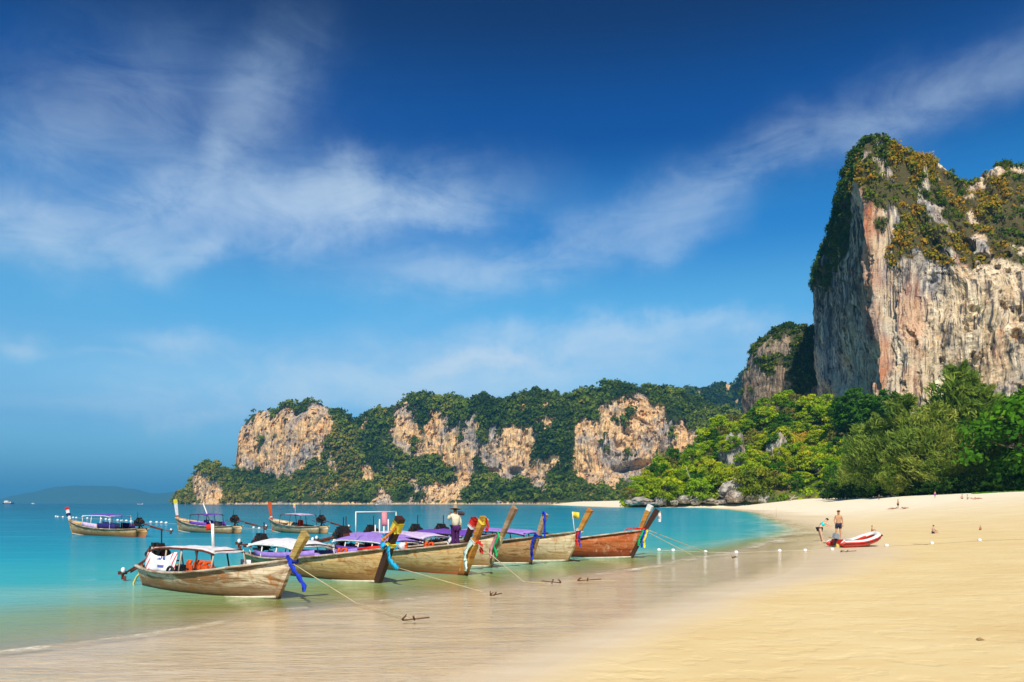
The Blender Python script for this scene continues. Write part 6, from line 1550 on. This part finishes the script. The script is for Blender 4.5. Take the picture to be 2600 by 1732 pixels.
person(p, R(-30), 'dark clothed person standing in the shade at the foot of the trees', SK[2], with_mid({}), 1.75, HAIR, [('trousers', {'pel': .16, 'hiL': .12, 'hiR': .12, 'knL': .08, 'knR': .08, 'anL': .06, 'anR': .06}, TROUS, 0, principled('grey_trousers', (.05, .055, .07), .9, .1)), ('shirt', {'che': .17, 'bel': .15, 'shL': .08, 'shR': .08}, SHIRT_S, 0, principled('slate_shirt', (.10, .12, .16), .9, .1))])
# children crouching on the sand
sitter(2370, 1355, R(110), 'brown haired child crouching on the sand right of the dinghy', SK[1], None, 1.15, HAIRB)
sitter(2214, 1352, R(60), 'child crouching behind the dinghy', SK[0], None, 1.0, HAIRB)
sitter(2489, 1346, R(-20), 'small child in red sitting far right on the dry sand', SK[0], C_RED, .62, HAIRB)
# faint swimmers' posts at the far water edge
for px, py, h_, lb in [(1932, 1312, .9, 'left thin pale stake standing in the far wet sand'), (1971, 1312, 1.0, 'right thin pale stake standing in the far wet sand')]:
    p = hit(px, py); setp(py_mesh('stake', *cyl(p - Vector((0, 0, .2)), p + Vector((.05, 0, h_ * 1.6)), .06, 6), C_CREAM), lb, 'stake')
# bits of driftwood and weed on the sand
M_WEED = principled('dry_weed', (.38, .26, .12), .95, .05)
bits = [(2338, 1383, .5, 'twist of rope and driftwood on the sand beside the float'), (2352, 1384, .35, 'small driftwood piece touching the float'), (2490, 1626, .12, 'brown weed clump on the right foreground sand')]
for i, (px, py, w, lb) in enumerate(bits):
    p = hit(px, py); rg2 = np.random.default_rng(500 + i)
    parts = []
    for k in range(7):
        a = rg2.uniform(0, 6.28); c0 = np.array([rg2.normal() * w * .35, rg2.normal() * w * .2, .012]); d_ = np.array([math.cos(a), math.sin(a), 0]) * w * rg2.uniform(.2, .5)
        parts.append(tube(np.array([c0 - d_, c0 + (0, 0, .02), c0 + d_]), [.004, .012, .004], 5))
    setp(py_mesh('weed_scrap', *join(parts), M_WEED, loc=p), lb, 'weed')

# ------------------------------------------------------------------ small craft far out
def small_boat(px, py, Y, L, mats, label, cat, sail=False):
    p = P(px, py, Y); e = empty('ferry' if not sail else 'sailing_boat', (p[0], p[1], 0), 0, label=label, cat=cat)
    hullv = []
    for f, w, h in ((-.5, .10, .10), (-.4, .13, .09), (0, .14, .08), (.35, .10, .10), (.5, .01, .14)):
        hullv += [(f * L, w * L, h * L), (f * L * .96, w * L * .7, -.02 * L), (f * L * .96, -w * L * .7, -.02 * L), (f * L, -w * L, h * L)]
    F = [tuple(x) for x in grid_faces(5, 4, True)] + [(0, 1, 2, 3), (16, 19, 18, 17)]
    py_mesh('hull', hullv, F, mats[0], e, smooth=False)
    if sail:
        py_mesh('mast', *cyl((0, 0, 0), (0, 0, L * 1.3), L * .012, 5), M_WPAINT, e)
        o = py_mesh('sail', [(0.02 * L, 0, L * .2), (.4 * L, 0.03 * L, L * .2), (0.02 * L, 0, L * 1.25)], [(0, 1, 2)], M_WPAINT, e); o.modifiers.new('t', 'SOLIDIFY').thickness = .05
    else:
        py_mesh('cabin', *join([box((-.05 * L, 0, .15 * L), (.62 * L, .2 * L, .12 * L)), box((-.18 * L, 0, .25 * L), (.3 * L, .18 * L, .08 * L))]), mats[1], e, smooth=False)
        py_mesh('roof', *box((-.18 * L, 0, .30 * L), (.36 * L, .2 * L, .015 * L)), M_WPAINT, e, smooth=False)
        py_mesh('window_band', *box((-.05 * L, 0, .16 * L), (.5 * L, .206 * L, .04 * L)), M_BLACK, e, smooth=False)
small_boat(22, 1278, 2400, 34, (C_NAVY, M_WPAINT), 'white passenger ferry with dark hull near the horizon at the far left', 'ferry')
small_boat(84, 1278, 2900, 12, (M_WPAINT, M_WPAINT), 'tiny white motorboat on the horizon right of the ferry', 'motorboat')
small_boat(356, 1278, 2000, 14, (M_WPAINT, C_NAVY), 'tiny white boat near the horizon left of the headland', 'motorboat')
small_boat(957, 1283, 1200, 5, (M_WPAINT, M_WPAINT), 'tiny white boat below the headland beach', 'motorboat')
